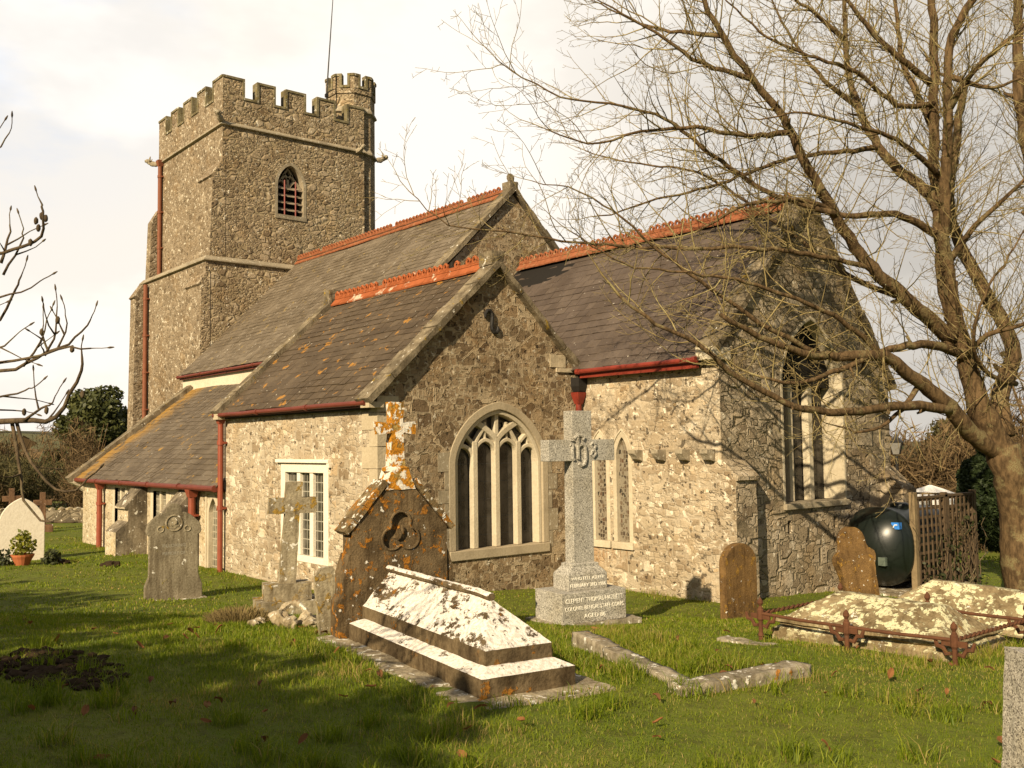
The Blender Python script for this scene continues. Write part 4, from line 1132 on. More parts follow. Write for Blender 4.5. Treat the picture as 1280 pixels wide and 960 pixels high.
# grey headstone on the left
t = thing('headstone', gp(-2.27, -2.33, 0), R(-12), 'dark grey shouldered headstone with a carved roundel on the left lawn', 'headstone', tilt=(0, R(-1)))
hp = [(.43, -.3), (.43, .20), (.37, .36), (.365, .98), (.40, 1.0), (.415, 1.05), (.40, 1.12), (.385, 1.17)]
for a in np.linspace(0, 1, 8)[1:]: hp.append((.385 - .26 * a, 1.17 + .17 * math.sin(a * math.pi / 2)))
for a in np.linspace(0, 1, 6)[1:]: hp.append((.125 * math.cos(a * math.pi / 2), 1.36 + .12 * math.sin(a * math.pi / 2)))
P_ = outline(hp)
b = MB(); b.prism([(.06, y, z) for y, z in P_], [(-.06, y, z) for y, z in P_]); b.build('slab', M_slatehs, t, bevel=.014)
b = MB(); b.tube([(.062, .12 * math.cos(a), 1.17 + .12 * math.sin(a)) for a in np.linspace(0, 2 * math.pi, 22)], .014, 6)
b.blob((.06, 0, 1.17), .02, .075, .08, 2, .9, 2.5, 3); 
b.build('carved_roundel', M_scross, t)
b = MB()
for s_ in (-1, 1): b.mark().tube([(.061, s_ * .20 + .045 * math.cos(a), 1.08 + .045 * math.sin(a)) for a in np.linspace(0, 2 * math.pi, 12)], .012, 5)
b.build_each('carved_flower', M_scross, t)
text_part('IN LOVING', .07, .001, M_letter_d, t, FX(.061), 0, .80, 0, width=.34); text_part('MEMORY OF', .07, .001, M_letter_d, t, FX(.061), 0, .68, 0, width=.34)
b = MB(); b.box(-.16, .16, -.48, .48, -.3, .0); b.build('base_slab', M_kerb, t, worn=(.1, .01, 6))

# white headstone and its flower pot
t = thing('headstone', gp(-11.2, -2.5, 0), R(-8), 'clean white headstone with a pointed arch top at far left', 'headstone')
hp = [(.47, -.3), (.47, .82)]
for a in np.linspace(0, 1, 12)[1:]: hp.append((.47 - 1.0 * (1 - math.cos(a * 1.01)) if a < 1 else 0.0, .82 + .58 * math.sin(a * math.pi / 2) ** 1.0 if a < 1 else 1.36))
hp = [(.47, -.3), (.47, .80)] + [(.47 * math.cos(a) ** 1.25 if a < 1.56 else 0, .80 + .57 * math.sin(a) * (1 + .06 * (a / 1.57) ** 4)) for a in np.linspace(0, math.pi / 2, 12)[1:]]
P_ = outline(hp); b = MB(); b.prism([(.05, y, z) for y, z in P_], [(-.05, y, z) for y, z in P_]); b.build('slab', M_whitehs, t, bevel=.012)
t = thing('plant_pot', gp(-9.75, -2.80, 0), 0, 'terracotta bowl holding a yellow green shrub before the white headstone', 'plant pot')
b = MB(); b.lathe([(.12, -.02), (.19, .14), (.225, .20), (.235, .24), (.20, .24), (.19, .20)], n=18); b.build('bowl', M_terra, t)
def leaf_quads(centers, sizes, aspect=1.8, up_bias=0.0, seed=0):
    g = np.random.default_rng(seed); n = len(centers)
    a = g.normal(size=(n, 3)); a[:, 2] += up_bias; a /= np.linalg.norm(a, axis=1)[:, None]
    c = g.normal(size=(n, 3)); c -= (c * a).sum(1)[:, None] * a; c /= np.linalg.norm(c, axis=1)[:, None]
    s = np.asarray(sizes)[:, None]
    A, B_ = a * s * aspect * .5, c * s * .5
    ctr = np.asarray(centers)
    v = np.stack([ctr - A, ctr + B_ - A * .1, ctr + A, ctr - B_ - A * .1], 1).reshape(-1, 3)
    f = np.arange(4 * n).reshape(n, 4); return v, f, g.random(n)
def ball(n, c, r, g, shell=.5):
    d = g.normal(size=(n, 3)); d /= np.linalg.norm(d, axis=1)[:, None]
    return np.array(c) + d * (shell + (1 - shell) * g.random((n, 1)) ** .6) * np.array(r)
g_ = np.random.default_rng(5)
pts = np.concatenate([ball(260, (0, 0, .42), (.27, .27, .26), g_, .1), ball(60, (-.05, .03, .62), (.14, .14, .16), g_, .1)])
v, f, r = leaf_quads(pts, g_.uniform(.04, .08, len(pts)), 1.6, .5, 6)
np_mesh('foliage', v, f, M_shrub, t, r)
for i, (x, y, rx, lab) in enumerate(((-10.1, -3.1, .45, 'dark low plants left of the terracotta bowl'), (-9.55, -2.28, .24, 'small dark sprig right of the terracotta bowl'))):
    t = thing('low_plant', gp(x, y, 0), 0, lab, 'plant')
    pts = ball(300, (0, 0, .10), (rx, rx * .8, .26), g_, 0); pts[:, 2] = np.abs(pts[:, 2]); v, f, r = leaf_quads(pts, g_.uniform(.03, .07, 300), 1.8, .3, i)
    np_mesh('foliage', v, f, M_ivy, t, r)
for (x, y, lab, h) in ((-21.48, -.49, 'brown stone cross behind the left edge of the white headstone', 1.42), (-20.84, .28, 'brown stone cross behind the right edge of the white headstone', 1.28)):
    t = thing('stone_cross', gp(x, y, 0), R(-10), lab, 'grave cross', 'brown crosses behind the white headstone')
    b = MB(); cr = [(-.10, .25), (.10, .25), (.085, h - .42), (.27, h - .42), (.27, h - .24), (.085, h - .24), (.085, h), (-.085, h), (-.085, h - .24), (-.27, h - .24), (-.27, h - .42), (-.085, h - .42)]
    b.prism([(.07, y_, z) for y_, z in cr], [(-.07, y_, z) for y_, z in cr]); b.build('shaft', M_brownx, t, bevel=.012)
    b = MB(); b.box(-.25, .25, -.30, .30, -.2, .25); b.build('step', M_brownx, t, bevel=.02)

# right hand headstones
t = thing('headstone', gp(5.04, 2.28, 0), R(-4), 'narrow round topped rusty brown headstone close to the church corner', 'headstone')
hp = [(.30, -.3), (.30, .70)] + [(.30 * math.cos(a), .70 + .26 * math.sin(a)) for a in np.linspace(0, math.pi / 2, 8)[1:]]
P_ = outline([(max(y, 0), z) for y, z in hp]); b = MB(); b.prism([(.055, y, z) for y, z in P_], [(-.055, y, z) for y, z in P_]); b.build('slab', M_ochre, t, bevel=.012)
t = thing('headstone', gp(5.2, 4.95, 0), R(-24), 'leaning ochre headstone with an ogee top in front of the oil tank', 'headstone', tilt=(R(8), R(-3)))
hp = [(.26, -.3), (.265, .50), (.285, .64), (.31, .70), (.318, .76), (.305, .82), (.26, .86), (.215, .89), (.195, .95), (.185, 1.03), (.16, 1.11), (.115, 1.17), (.06, 1.205), (0, 1.215)]
P_ = outline(hp); b = MB(); b.prism([(.075, y, z) for y, z in P_], [(-.075, y, z) for y, z in P_]); b.build('slab', M_ochre, t, worn=(.08, .010, 7))

# railed coped tomb
def coped(name, loc, rz, lab, L, W, zb, ze, zr, hip, tilt=(0, 0), mat=None):
    t = thing(name, loc, rz, lab, 'tomb', tilt=tilt); mat = mat or M_coped
    b = MB(); b.loft([[(i, i, z), (L - i, i, z), (L - i, W - i, z), (i, W - i, z)] for i, z in ((-.03, -.25), (-.03, zb), (.02, zb + .035), (.02, ze - .05), (-.015, ze - .03), (-.015, ze))])
    b.build('base', mat, t, worn=(.08, .014, 6))
    b = MB(); i = .02; e = ze
    b.add([(i, i, e - .02), (L - i, i, e - .02), (L - i, W - i, e - .02), (i, W - i, e - .02), (hip, W * .44, zr), (L - hip * .75, W * .44, zr - .02), (L - hip * .75, W * .56, zr - .02), (hip, W * .56, zr)],
          [(3, 2, 1, 0), (0, 1, 5, 4), (1, 2, 6, 5), (2, 3, 7, 6), (3, 0, 4, 7), (4, 5, 6, 7)])
    b.build('coped_lid', mat, t, worn=(.07, .018, 4), smooth=True)
    return t
coped('coped_tomb', (7.05, .25, .42), R(0), 'yellow lichened coped tomb inside the rusty railing', 1.70, 1.05, .16, .255, .50, .36)
coped('coped_tomb', (7.05, 1.78, .38), R(8), 'second yellow lichened coped tomb behind the railed one', 2.4, 1.05, .06, .16, .53, .58, tilt=(0, R(2)))
t = thing('grave_railing', (7.95, .78, .46), 0, 'low rusty iron railing with finialled posts round the right hand tomb', 'railing')
corners = [(-.95, -.72), (0, -.74), (.93, -.62), (.95, .74), (0, .74), (-.95, .70)]
def post(x, y):
    b = MB(); b.lathe([(.024, -.25), (.024, .05), (.031, .06), (.022, .09), (.022, .20), (.033, .22), (.033, .31), (.020, .33)], (x, y, 0), 10); o = b.build('post', M_rail, t)
    b = MB(); b.lathe([(.024, .33), (.014, .345), (.030, .375), (.025, .40), (.008, .425), (.004, .43)], (x, y, 0), 10); b.build('finial', M_rail, o)
    for s_ in (-1, 1):
        pl = []
    b = MB()
    for s_ in (-1, 1):
        b.tube([(x + s_ * .03, y, .16), (x + s_ * .07, y, .15), (x + s_ * .10, y, .20), (x + s_ * .15, y, .21), (x + s_ * .17, y, .27)], [.016, .022, .018, .022, .014], 6)
        b.box(x + s_ * .07 - .04, x + s_ * .07 + .04, y - .008, y + .008, .22, .27)
    b.build('bracket', M_rail, o)
for c in corners: post(*c)
for i in range(6):
    a, c = Vector((*corners[i], .275)), Vector((*corners[(i + 1) % 6], .275)); b = MB(); L = (c - a).length
    if i in (0, 1, 3, 4): b.tube([a, a.lerp(c, .5) + Vector((0, 0, -.008)), c], .016, 8)
    else:
        d = (c - a).normalized(); s_ = d.cross(Vector((0, 0, 1)))
        for ph in (0, math.pi):
            b.tube([a + d * L * k / 60 + (s_ * math.cos(k * .9 + ph) + Vector((0, 0, 1)) * math.sin(k * .9 + ph)) * .010 for k in range(61)], .012, 5)
    b.build('rail', M_rail, t)
t = thing('stone_slab', gp(7.15, -.22, 0), R(4), 'flat broken slab at the near left foot of the rusty railing', 'slab'); b = MB(); b.box(-.38, .38, -.09, .09, -.1, .015); b.build('stone', M_kerb, t, worn=(.06, .02, 6))

# granite headstone cut by the right edge of the frame
t = thing('granite_headstone', (11.00, -2.915, .66), math.atan2(-.64, .77) + R(4), 'coarse speckled granite slab in the near right corner', 'headstone', tilt=(R(-4), 0))
b = MB(); b.box(-.10, .10, -.36, .40, -.3, .74); b.build('slab', M_granite2, t, worn=(.035, .006, 14))

# oil tank beside the chancel
t = thing('oil_tank', (3.92, 8.3, -.22), 0, 'domed dark green plastic oil tank against the chancel wall', 'oil tank')
b = MB(); rings = []
def sup(w, h, y, zc, n=28, e=2.5):
    return [(math.copysign(abs(math.cos(a)) ** (2 / e), math.cos(a)) * w, y, zc + math.copysign(abs(math.sin(a)) ** (2 / e), math.sin(a)) * h) for a in np.linspace(0, 2 * math.pi, n, endpoint=False)]
for s_, y in ((.02, -1.06), (.20, -1.055), (.42, -1.02), (.66, -.94), (.84, -.83), (.92, -.74), (.94, -.70), (1.0, -.66), (1.0, -.58), (.97, -.55), (.97, .2), (1.0, .24), (1.0, .34), (.97, .38), (.97, .9), (.8, 1.05), (.02, 1.08)):
    rings.append(sup(.63 * s_, .68 * s_, y, .80))
b.loft(rings); o = b.build('body', M_tank, t, smooth=True, seg=2)
m_ = o.modifiers.new('sub', 'SUBSURF'); m_.levels = 1; m_.render_levels = 2
b = MB(); b.lathe([(.16, 1.40), (.16, 1.50), (.13, 1.53)], (.1, -.1, 0), 16); b.build('lid', M_tank, t, bevel=.04, seg=3)
b = MB(); b.box(.20, .33, -1.045, -.97, .52, .66); b.build('plate', M_tankp, t, bevel=.005)
b = MB(); b.box(.36, .50, -.86, -.77, 1.13, 1.24); o = b.build('sticker', M_sticker, t); b = MB(); b.tube([(.39, -.862, 1.15), (.42, -.862, 1.20), (.47, -.862, 1.20)], .010, 5); b.build('sticker_mark', M_white, o)
b = MB(); b.box(-.68, .75, -1.12, 1.2, -.1, .08); b.build('base_slab', M_slab, t, worn=(.12, .008, 6))
# trellis screen
t = thing('trellis_screen', (4.52, 8.66, -.26), 0, 'dark wooden lattice screen standing beside the oil tank', 'trellis')
for (x, y, nm) in ((0, -.92, 0), (0, .15, 1), (0, 1.22, 1), (-1.15, 1.25, 1)):
    b = MB(); b.box(x - .05, x + .05, y - .05, y + .05, -.2, 1.78 if nm == 0 else 1.74); b.build('post', M_wood if nm == 0 else M_wood_d, t, 'paler front post' if nm == 0 else None, bevel=.006)
b = MB()
for k in range(14): y = -.82 + k * .15; b.box(.028, .046, y - .019, y + .019, .10, 1.66)
for k in range(11): z = .14 + k * .15; b.box(.006, .027, -.9, 1.2, z - .021, z + .021)
b.box(-.02, .05, -.87, 1.2, 1.661, 1.70); b.build('lattice_panel', M_wood_d, t, 'lattice panel along the tank')
b = MB()
for k in range(9): x = -1.1 + k * .125; b.box(x - .015, x + .015, 1.27, 1.288, .1, 1.66)
for z in (.2, .6, 1.0, 1.36, 1.64): b.box(-1.15, -.05, 1.289, 1.31, z - .018, z + .018)
b.build('lattice_panel', M_wood, t, 'end lattice panel')
t = thing('climbing_plant', (4.58, 9.16, -.26), 0, 'sparse dark ivy climbing the lattice screen', 'climber')
b = MB()
for k in range(14):
    y = random.uniform(-1.3, .7); pts = [(.05, y, 0)]
    for j in range(9): pts.append((.05 + random.uniform(-.03, .06), pts[-1][1] + random.uniform(-.12, .12), pts[-1][2] + random.uniform(.08, .2)))
    b.tube(pts, [.010] * 5 + [.006] * 5, 4)
b.build('stem', M_barkd, t)
pts = np.stack([g_.normal(.06, .05, 420), g_.uniform(-1.4, .8, 420), g_.uniform(.02, 1.0, 420) ** 1.7 * 1.35], 1); pts = pts[np.array([mnoise.noise(Vector(tuple(q * 3))) for q in pts]) > -.05]
v, f, r = leaf_quads(pts, g_.uniform(.03, .075, len(pts)), 1.4, 0, 8); np_mesh('foliage', v, f, M_ivy, t, r)

# broken wreath and stones before the small cross
t = thing('stone_wreath', gp(2.95, -2.92, .12), 0, 'broken carved ring lying on a heap of stones', 'broken carving', tilt=(R(15), R(28)))
b = MB(); b.tube([(.17 * math.cos(a), .15 * math.sin(a), .02 * math.sin(3 * a)) for a in np.linspace(.3, 5.6, 20)], [.032 + .008 * math.sin(k * 1.9) for k in range(20)], 7); b.build('ring', M_rock, t, worn=(.05, .008, 12))
spots = [(2.80, -2.98, .22, .09, .10, 'long pale broken block under the carved ring'), (3.10, -3.02, .10, .08, .07, 'rounded pale stone at the near end of the heap'), (3.05, -2.80, .11, .10, .09, 'brown stone under the right side of the carved ring'), (2.92, -2.66, .09, .10, .06, 'flat stone at the right of the heap'),
         (3.25, -2.86, .08, .07, .05, 'small white stone at the front of the heap'), (2.85, -2.50, .10, .08, .07, 'stone at the far right of the heap by the slab'), (2.70, -3.20, .07, .06, .05, 'small stone half sunk in grass left of the heap'), (2.80, -3.32, .06, .06, .04, 'smallest stone sunk in grass left of the heap'), (3.18, -2.62, .09, .08, .05, 'grey stone between the heap and the tomb base')]
for i, (x, y, rx, ry, rz_, lab) in enumerate(spots):
    b = MB(); b.blob((0, 0, rz_ * .5), rx, ry, rz_, 3, .45, 1.6, i * 3.1)
    o = b.build('stone', M_rock, None); o.location = gp(x, y, 0); tag(o, lab, 'stone', 'stones heaped before the small cross')

# things beyond
t = thing('stone_pier', gp(2.30, 10.95, -.1), 0, 'short dark stone pier with a flat cap behind the trellis', 'pier')
b = MB(); b.box(-.24, .24, -.24, .24, -.3, 1.62); b.build('shaft', M_butt, t, worn=(.15, .012, 5)); b = MB(); b.box(-.30, .30, -.30, .30, 1.62, 1.76); b.build('cap', M_butt, t, worn=(.12, .012, 5))
t = thing('lamp_post', gp(-2.75, 20.48, 0), R(20), 'old fashioned lamp post beyond the chancel corner', 'lamp post'); z0 = 2.60 - float(gz(-2.75, 20.48)) - .7
b = MB(); b.lathe([(.10, -.2), (.10, .5), (.05, .6), (.045, z0), (.09, z0 + .03)], n=10); b.build('post', M_iron, t)
b = MB(); b.loft([[(x * s_, y * s_, z0 + z) for x, y in ((-1, -1), (1, -1), (1, 1), (-1, 1))] for s_, z in ((.09, .05), (.17, .42))]); b.build('lantern_glass', plain('lamp_glass', (.20, .19, .17), .15, .1), t)
b = MB(); b.loft([[(x * s_, y * s_, z0 + z) for x, y in ((-1, -1), (1, -1), (1, 1), (-1, 1))] for s_, z in ((.20, .42), (.09, .54), (.06, .60), (.02, .70))])
for x, y in ((-1, -1), (1, -1), (1, 1), (-1, 1)): b.tube([(x * .095, y * .095, z0 + .05), (x * .178, y * .178, z0 + .42)], .014, 4)
b.build('lantern_frame', M_iron, t)
t = thing('parasol', gp(-2.12, 21.28, 0), 0, 'white canvas parasol open beyond the trellis', 'parasol'); zt = .98 - float(gz(-2.12, 21.28))
b = MB(); n = 8; rg = []
for rr_, z in ((.04, zt), (.45, zt - .14), (.85, zt - .30), (1.02, zt - .42), (1.02, zt - .54)):
    rg.append([(rr_ * (1 if k % 2 == 0 else .95) * math.cos(math.pi * k / n), rr_ * (1 if k % 2 == 0 else .95) * math.sin(math.pi * k / n), z - (0 if k % 2 == 0 else .02)) for k in range(2 * n)])
b.loft(rg); b.build('canopy', M_canvas, t); b = MB(); b.tube([(0, 0, -.1), (0, 0, zt + .06)], .025, 8); b.blob((0, 0, zt + .06), .05, .05, .06, 2, .1); b.build('pole', M_wood, t)
t = thing('rubble_wall', (-25.9, 2.0, -.34), math.atan2(2.3, 1.9), 'low dry stone wall at the far left edge of the churchyard', 'wall')
b = MB(); b.box(-5.0, 14, -.22, .22, -.4, .52); b.build('stonework', M_butt, t, worn=(.25, .05, 2.5))
b = MB()
for k in range(60): b.blob((-4.8 + k * .31, random.uniform(-.05, .05), .56), .17, .2, .09, 1, .4, 2, k)
b.build('coping_stones', M_scross, t)
# molehills and bare soil
for i, (x, y, lab) in enumerate(((-9.70, -2.06, 'small dark molehill nearer the white headstone'), (-8.2, -1.45, 'small dark molehill nearer the aisle wall'))):
    b = MB(); b.blob((0, 0, 0), .24, .2, .10, 3, .4, 2, i); o = b.build('molehill', M_soil, None); o.location = gp(x, y, 0); tag(o, lab, 'molehill', 'molehills on the left lawn')
b = MB()
for k in range(260):
    a = random.uniform(0, 6.28); q = random.random() ** .6; x = 4.55 + 1.0 * q * math.cos(a); y = -5.75 + .42 * q * math.sin(a); s_ = random.uniform(.015, .06)
    b.blob((x, y, float(gz(x, y)) + s_ * .2), s_, s_, s_ * .6, 1, .5, 2, k)
o = b.build('bare_soil', M_soil, None); tag(o, kind='stuff', label='patch of dark bare soil in the shaded grass', cat='soil')

# ------------------------------------------------------------------ trees and shrubs
def catmull(pts, step):
    P = [Vector(p) for p in pts]; P = [P[0] * 2 - P[1]] + P + [P[-1] * 2 - P[-2]]; out = []
    for i in range(1, len(P) - 2):
        n = max(2, int((P[i + 1] - P[i]).length / step))
        for k in range(n):
            t = k / n; a, b_, c, d = P[i - 1], P[i], P[i + 1], P[i + 2]
            out.append(.5 * ((2 * b_) + (c - a) * t + (2 * a - 5 * b_ + 4 * c - d) * t * t + (3 * b_ - a - 3 * c + d) * t ** 3))
    out.append(P[-2]); return out
def rvec(): return Vector((random.gauss(0, 1), random.gauss(0, 1), random.gauss(0, 1)))
TWIG = .0115
LOW = (10, 11, 12, 13, 17, 20, 28)          # limbs low in front of the chancel gable carry fewer twigs
def branch(mb, p, d, L, r, lvl, maxl, gap, sides=(6, 5, 4, 3, 3), upc=.05, wob=.13, buds=None):
    n = max(3, int(L / (.16 if lvl < 3 else .08))); st = L / n; pts = [p.copy()]; dirs = []
    for i in range(n):
        d = (d + rvec() * wob + Vector((0, 0, upc))).normalized(); p = p + d * st; pts.append(p.copy()); dirs.append(d.copy())
    rad = [max(.0028, r * (1 - .75 * i / n)) for i in range(n + 1)]
    mb.tube(pts, rad, sides[min(lvl, 4)], cap=False)
    if buds is not None and lvl >= 2: buds.append((pts[-1], dirs[-1]))
    if lvl >= maxl: return
    s_ = L * random.uniform(.12, .3)
    while s_ < L * .97:
        i = min(n - 1, int(s_ / st)); q = pts[i] + (pts[i + 1] - pts[i]) * (s_ / st - i); dd = dirs[i]
        side = (rvec() - dd * rvec().dot(dd)); side = (side - dd * side.dot(dd)).normalized()
        nd = (dd * random.uniform(.55, .95) + side * random.uniform(.6, 1.0)).normalized()
        cl = L * random.uniform(.22, .50) * (1.12 - .65 * s_ / L)
        if lvl + 1 >= 3: cl = min(cl, .50)
        branch(mb, q, nd, max(.10, cl), max(.0034, rad[i] * random.uniform(.42, .62)), lvl + 1, maxl, gap * .8, sides, upc, wob * 1.05, buds)
        s_ += gap * random.uniform(.55, 1.5)
def limb_tree(root_loc, limbs, name, label, cat, bole, jit, spacing, len_rng, bark_m, twig_m, maxl=4, gap=.30, scale_r=1.0, skip=.15, bud=0.0):
    t = thing(name, root_loc, 0, label, cat); o = Vector(root_loc)
    tr = MB(); tw = MB(); buds = [] if bud else None
    for li, (r0, r1, pts) in enumerate(limbs):
        c = catmull([Vector(p) - o for p in pts], .16); n = len(c)
        c = [q + rvec() * jit * min(1, i / 4) for i, q in enumerate(c)]
        rad = [(r0 + (r1 - r0) * (i / (n - 1)) ** .85) * scale_r for i in range(n)]
        if li < bole: rad = [q * (1 + .16 * mnoise.noise(c[i] * 2.6)) for i, q in enumerate(rad)]
        tr.tube(c, rad, 14 if li < bole else 8, cap=True)
        if bole == 2 and r0 > .08:
            for i in range(3, n - 3):
                if random.random() < .16 and rad[i] > .035:
                    dd = (c[i + 1] - c[i - 1]).normalized(); sd_ = rvec(); sd_ = (sd_ - dd * sd_.dot(dd)).normalized(); L_ = random.uniform(.05, .22)
                    tr.tube([c[i], c[i] + (sd_ + dd * .4) * (rad[i] + L_ * .5), c[i] + (sd_ + dd * .5) * (rad[i] + L_)], [rad[i] * .55, rad[i] * .32, rad[i] * .2], 6)
        if li == 0 and bole: continue
        L = sum((c[i + 1] - c[i]).length for i in range(n - 1)); s_ = L * skip; acc = 0; nxt = s_
        for i in range(n - 1):
            sl_ = (c[i + 1] - c[i]).length
            while acc + sl_ > nxt:
                q = c[i].lerp(c[i + 1], (nxt - acc) / sl_); dd = (c[i + 1] - c[i]).normalized(); f_ = nxt / L
                side = rvec(); side = (side - dd * side.dot(dd)).normalized()
                nd = (dd * random.uniform(.35, .9) + side * random.uniform(.7, 1.0) + Vector((0, 0, .12))).normalized()
                ll = random.uniform(*len_rng) * (1.0 - .45 * f_)
                branch(tw, q, nd, ll, min(max(rad[i] * .5, .006 * scale_r), min(.026, TWIG) * scale_r), 2, maxl, gap, buds=buds)
                nxt += spacing * random.uniform(.6, 1.5) * (1.0 if rad[i] > .03 else 1.75) * (2.3 if bole == 2 and li in LOW else 1.0)
            acc += sl_
        if rad[-1] < .03:
            branch(tw, c[-1], (c[-1] - c[-3]).normalized(), len_rng[0] * .8, rad[-1], 2, maxl, gap, buds=buds)
    tr.build('trunk', bark_m, t, smooth=True)
    if bud:
        bb = tw
        for p, d in buds:
            bb.tube([p, p + d * bud * .35, p + d * bud * .7, p + d * bud], [.003, bud * .17, bud * .13, .002], 6)
    tw.build('crown', twig_m, t, recalc=False, smooth=True)
    return t
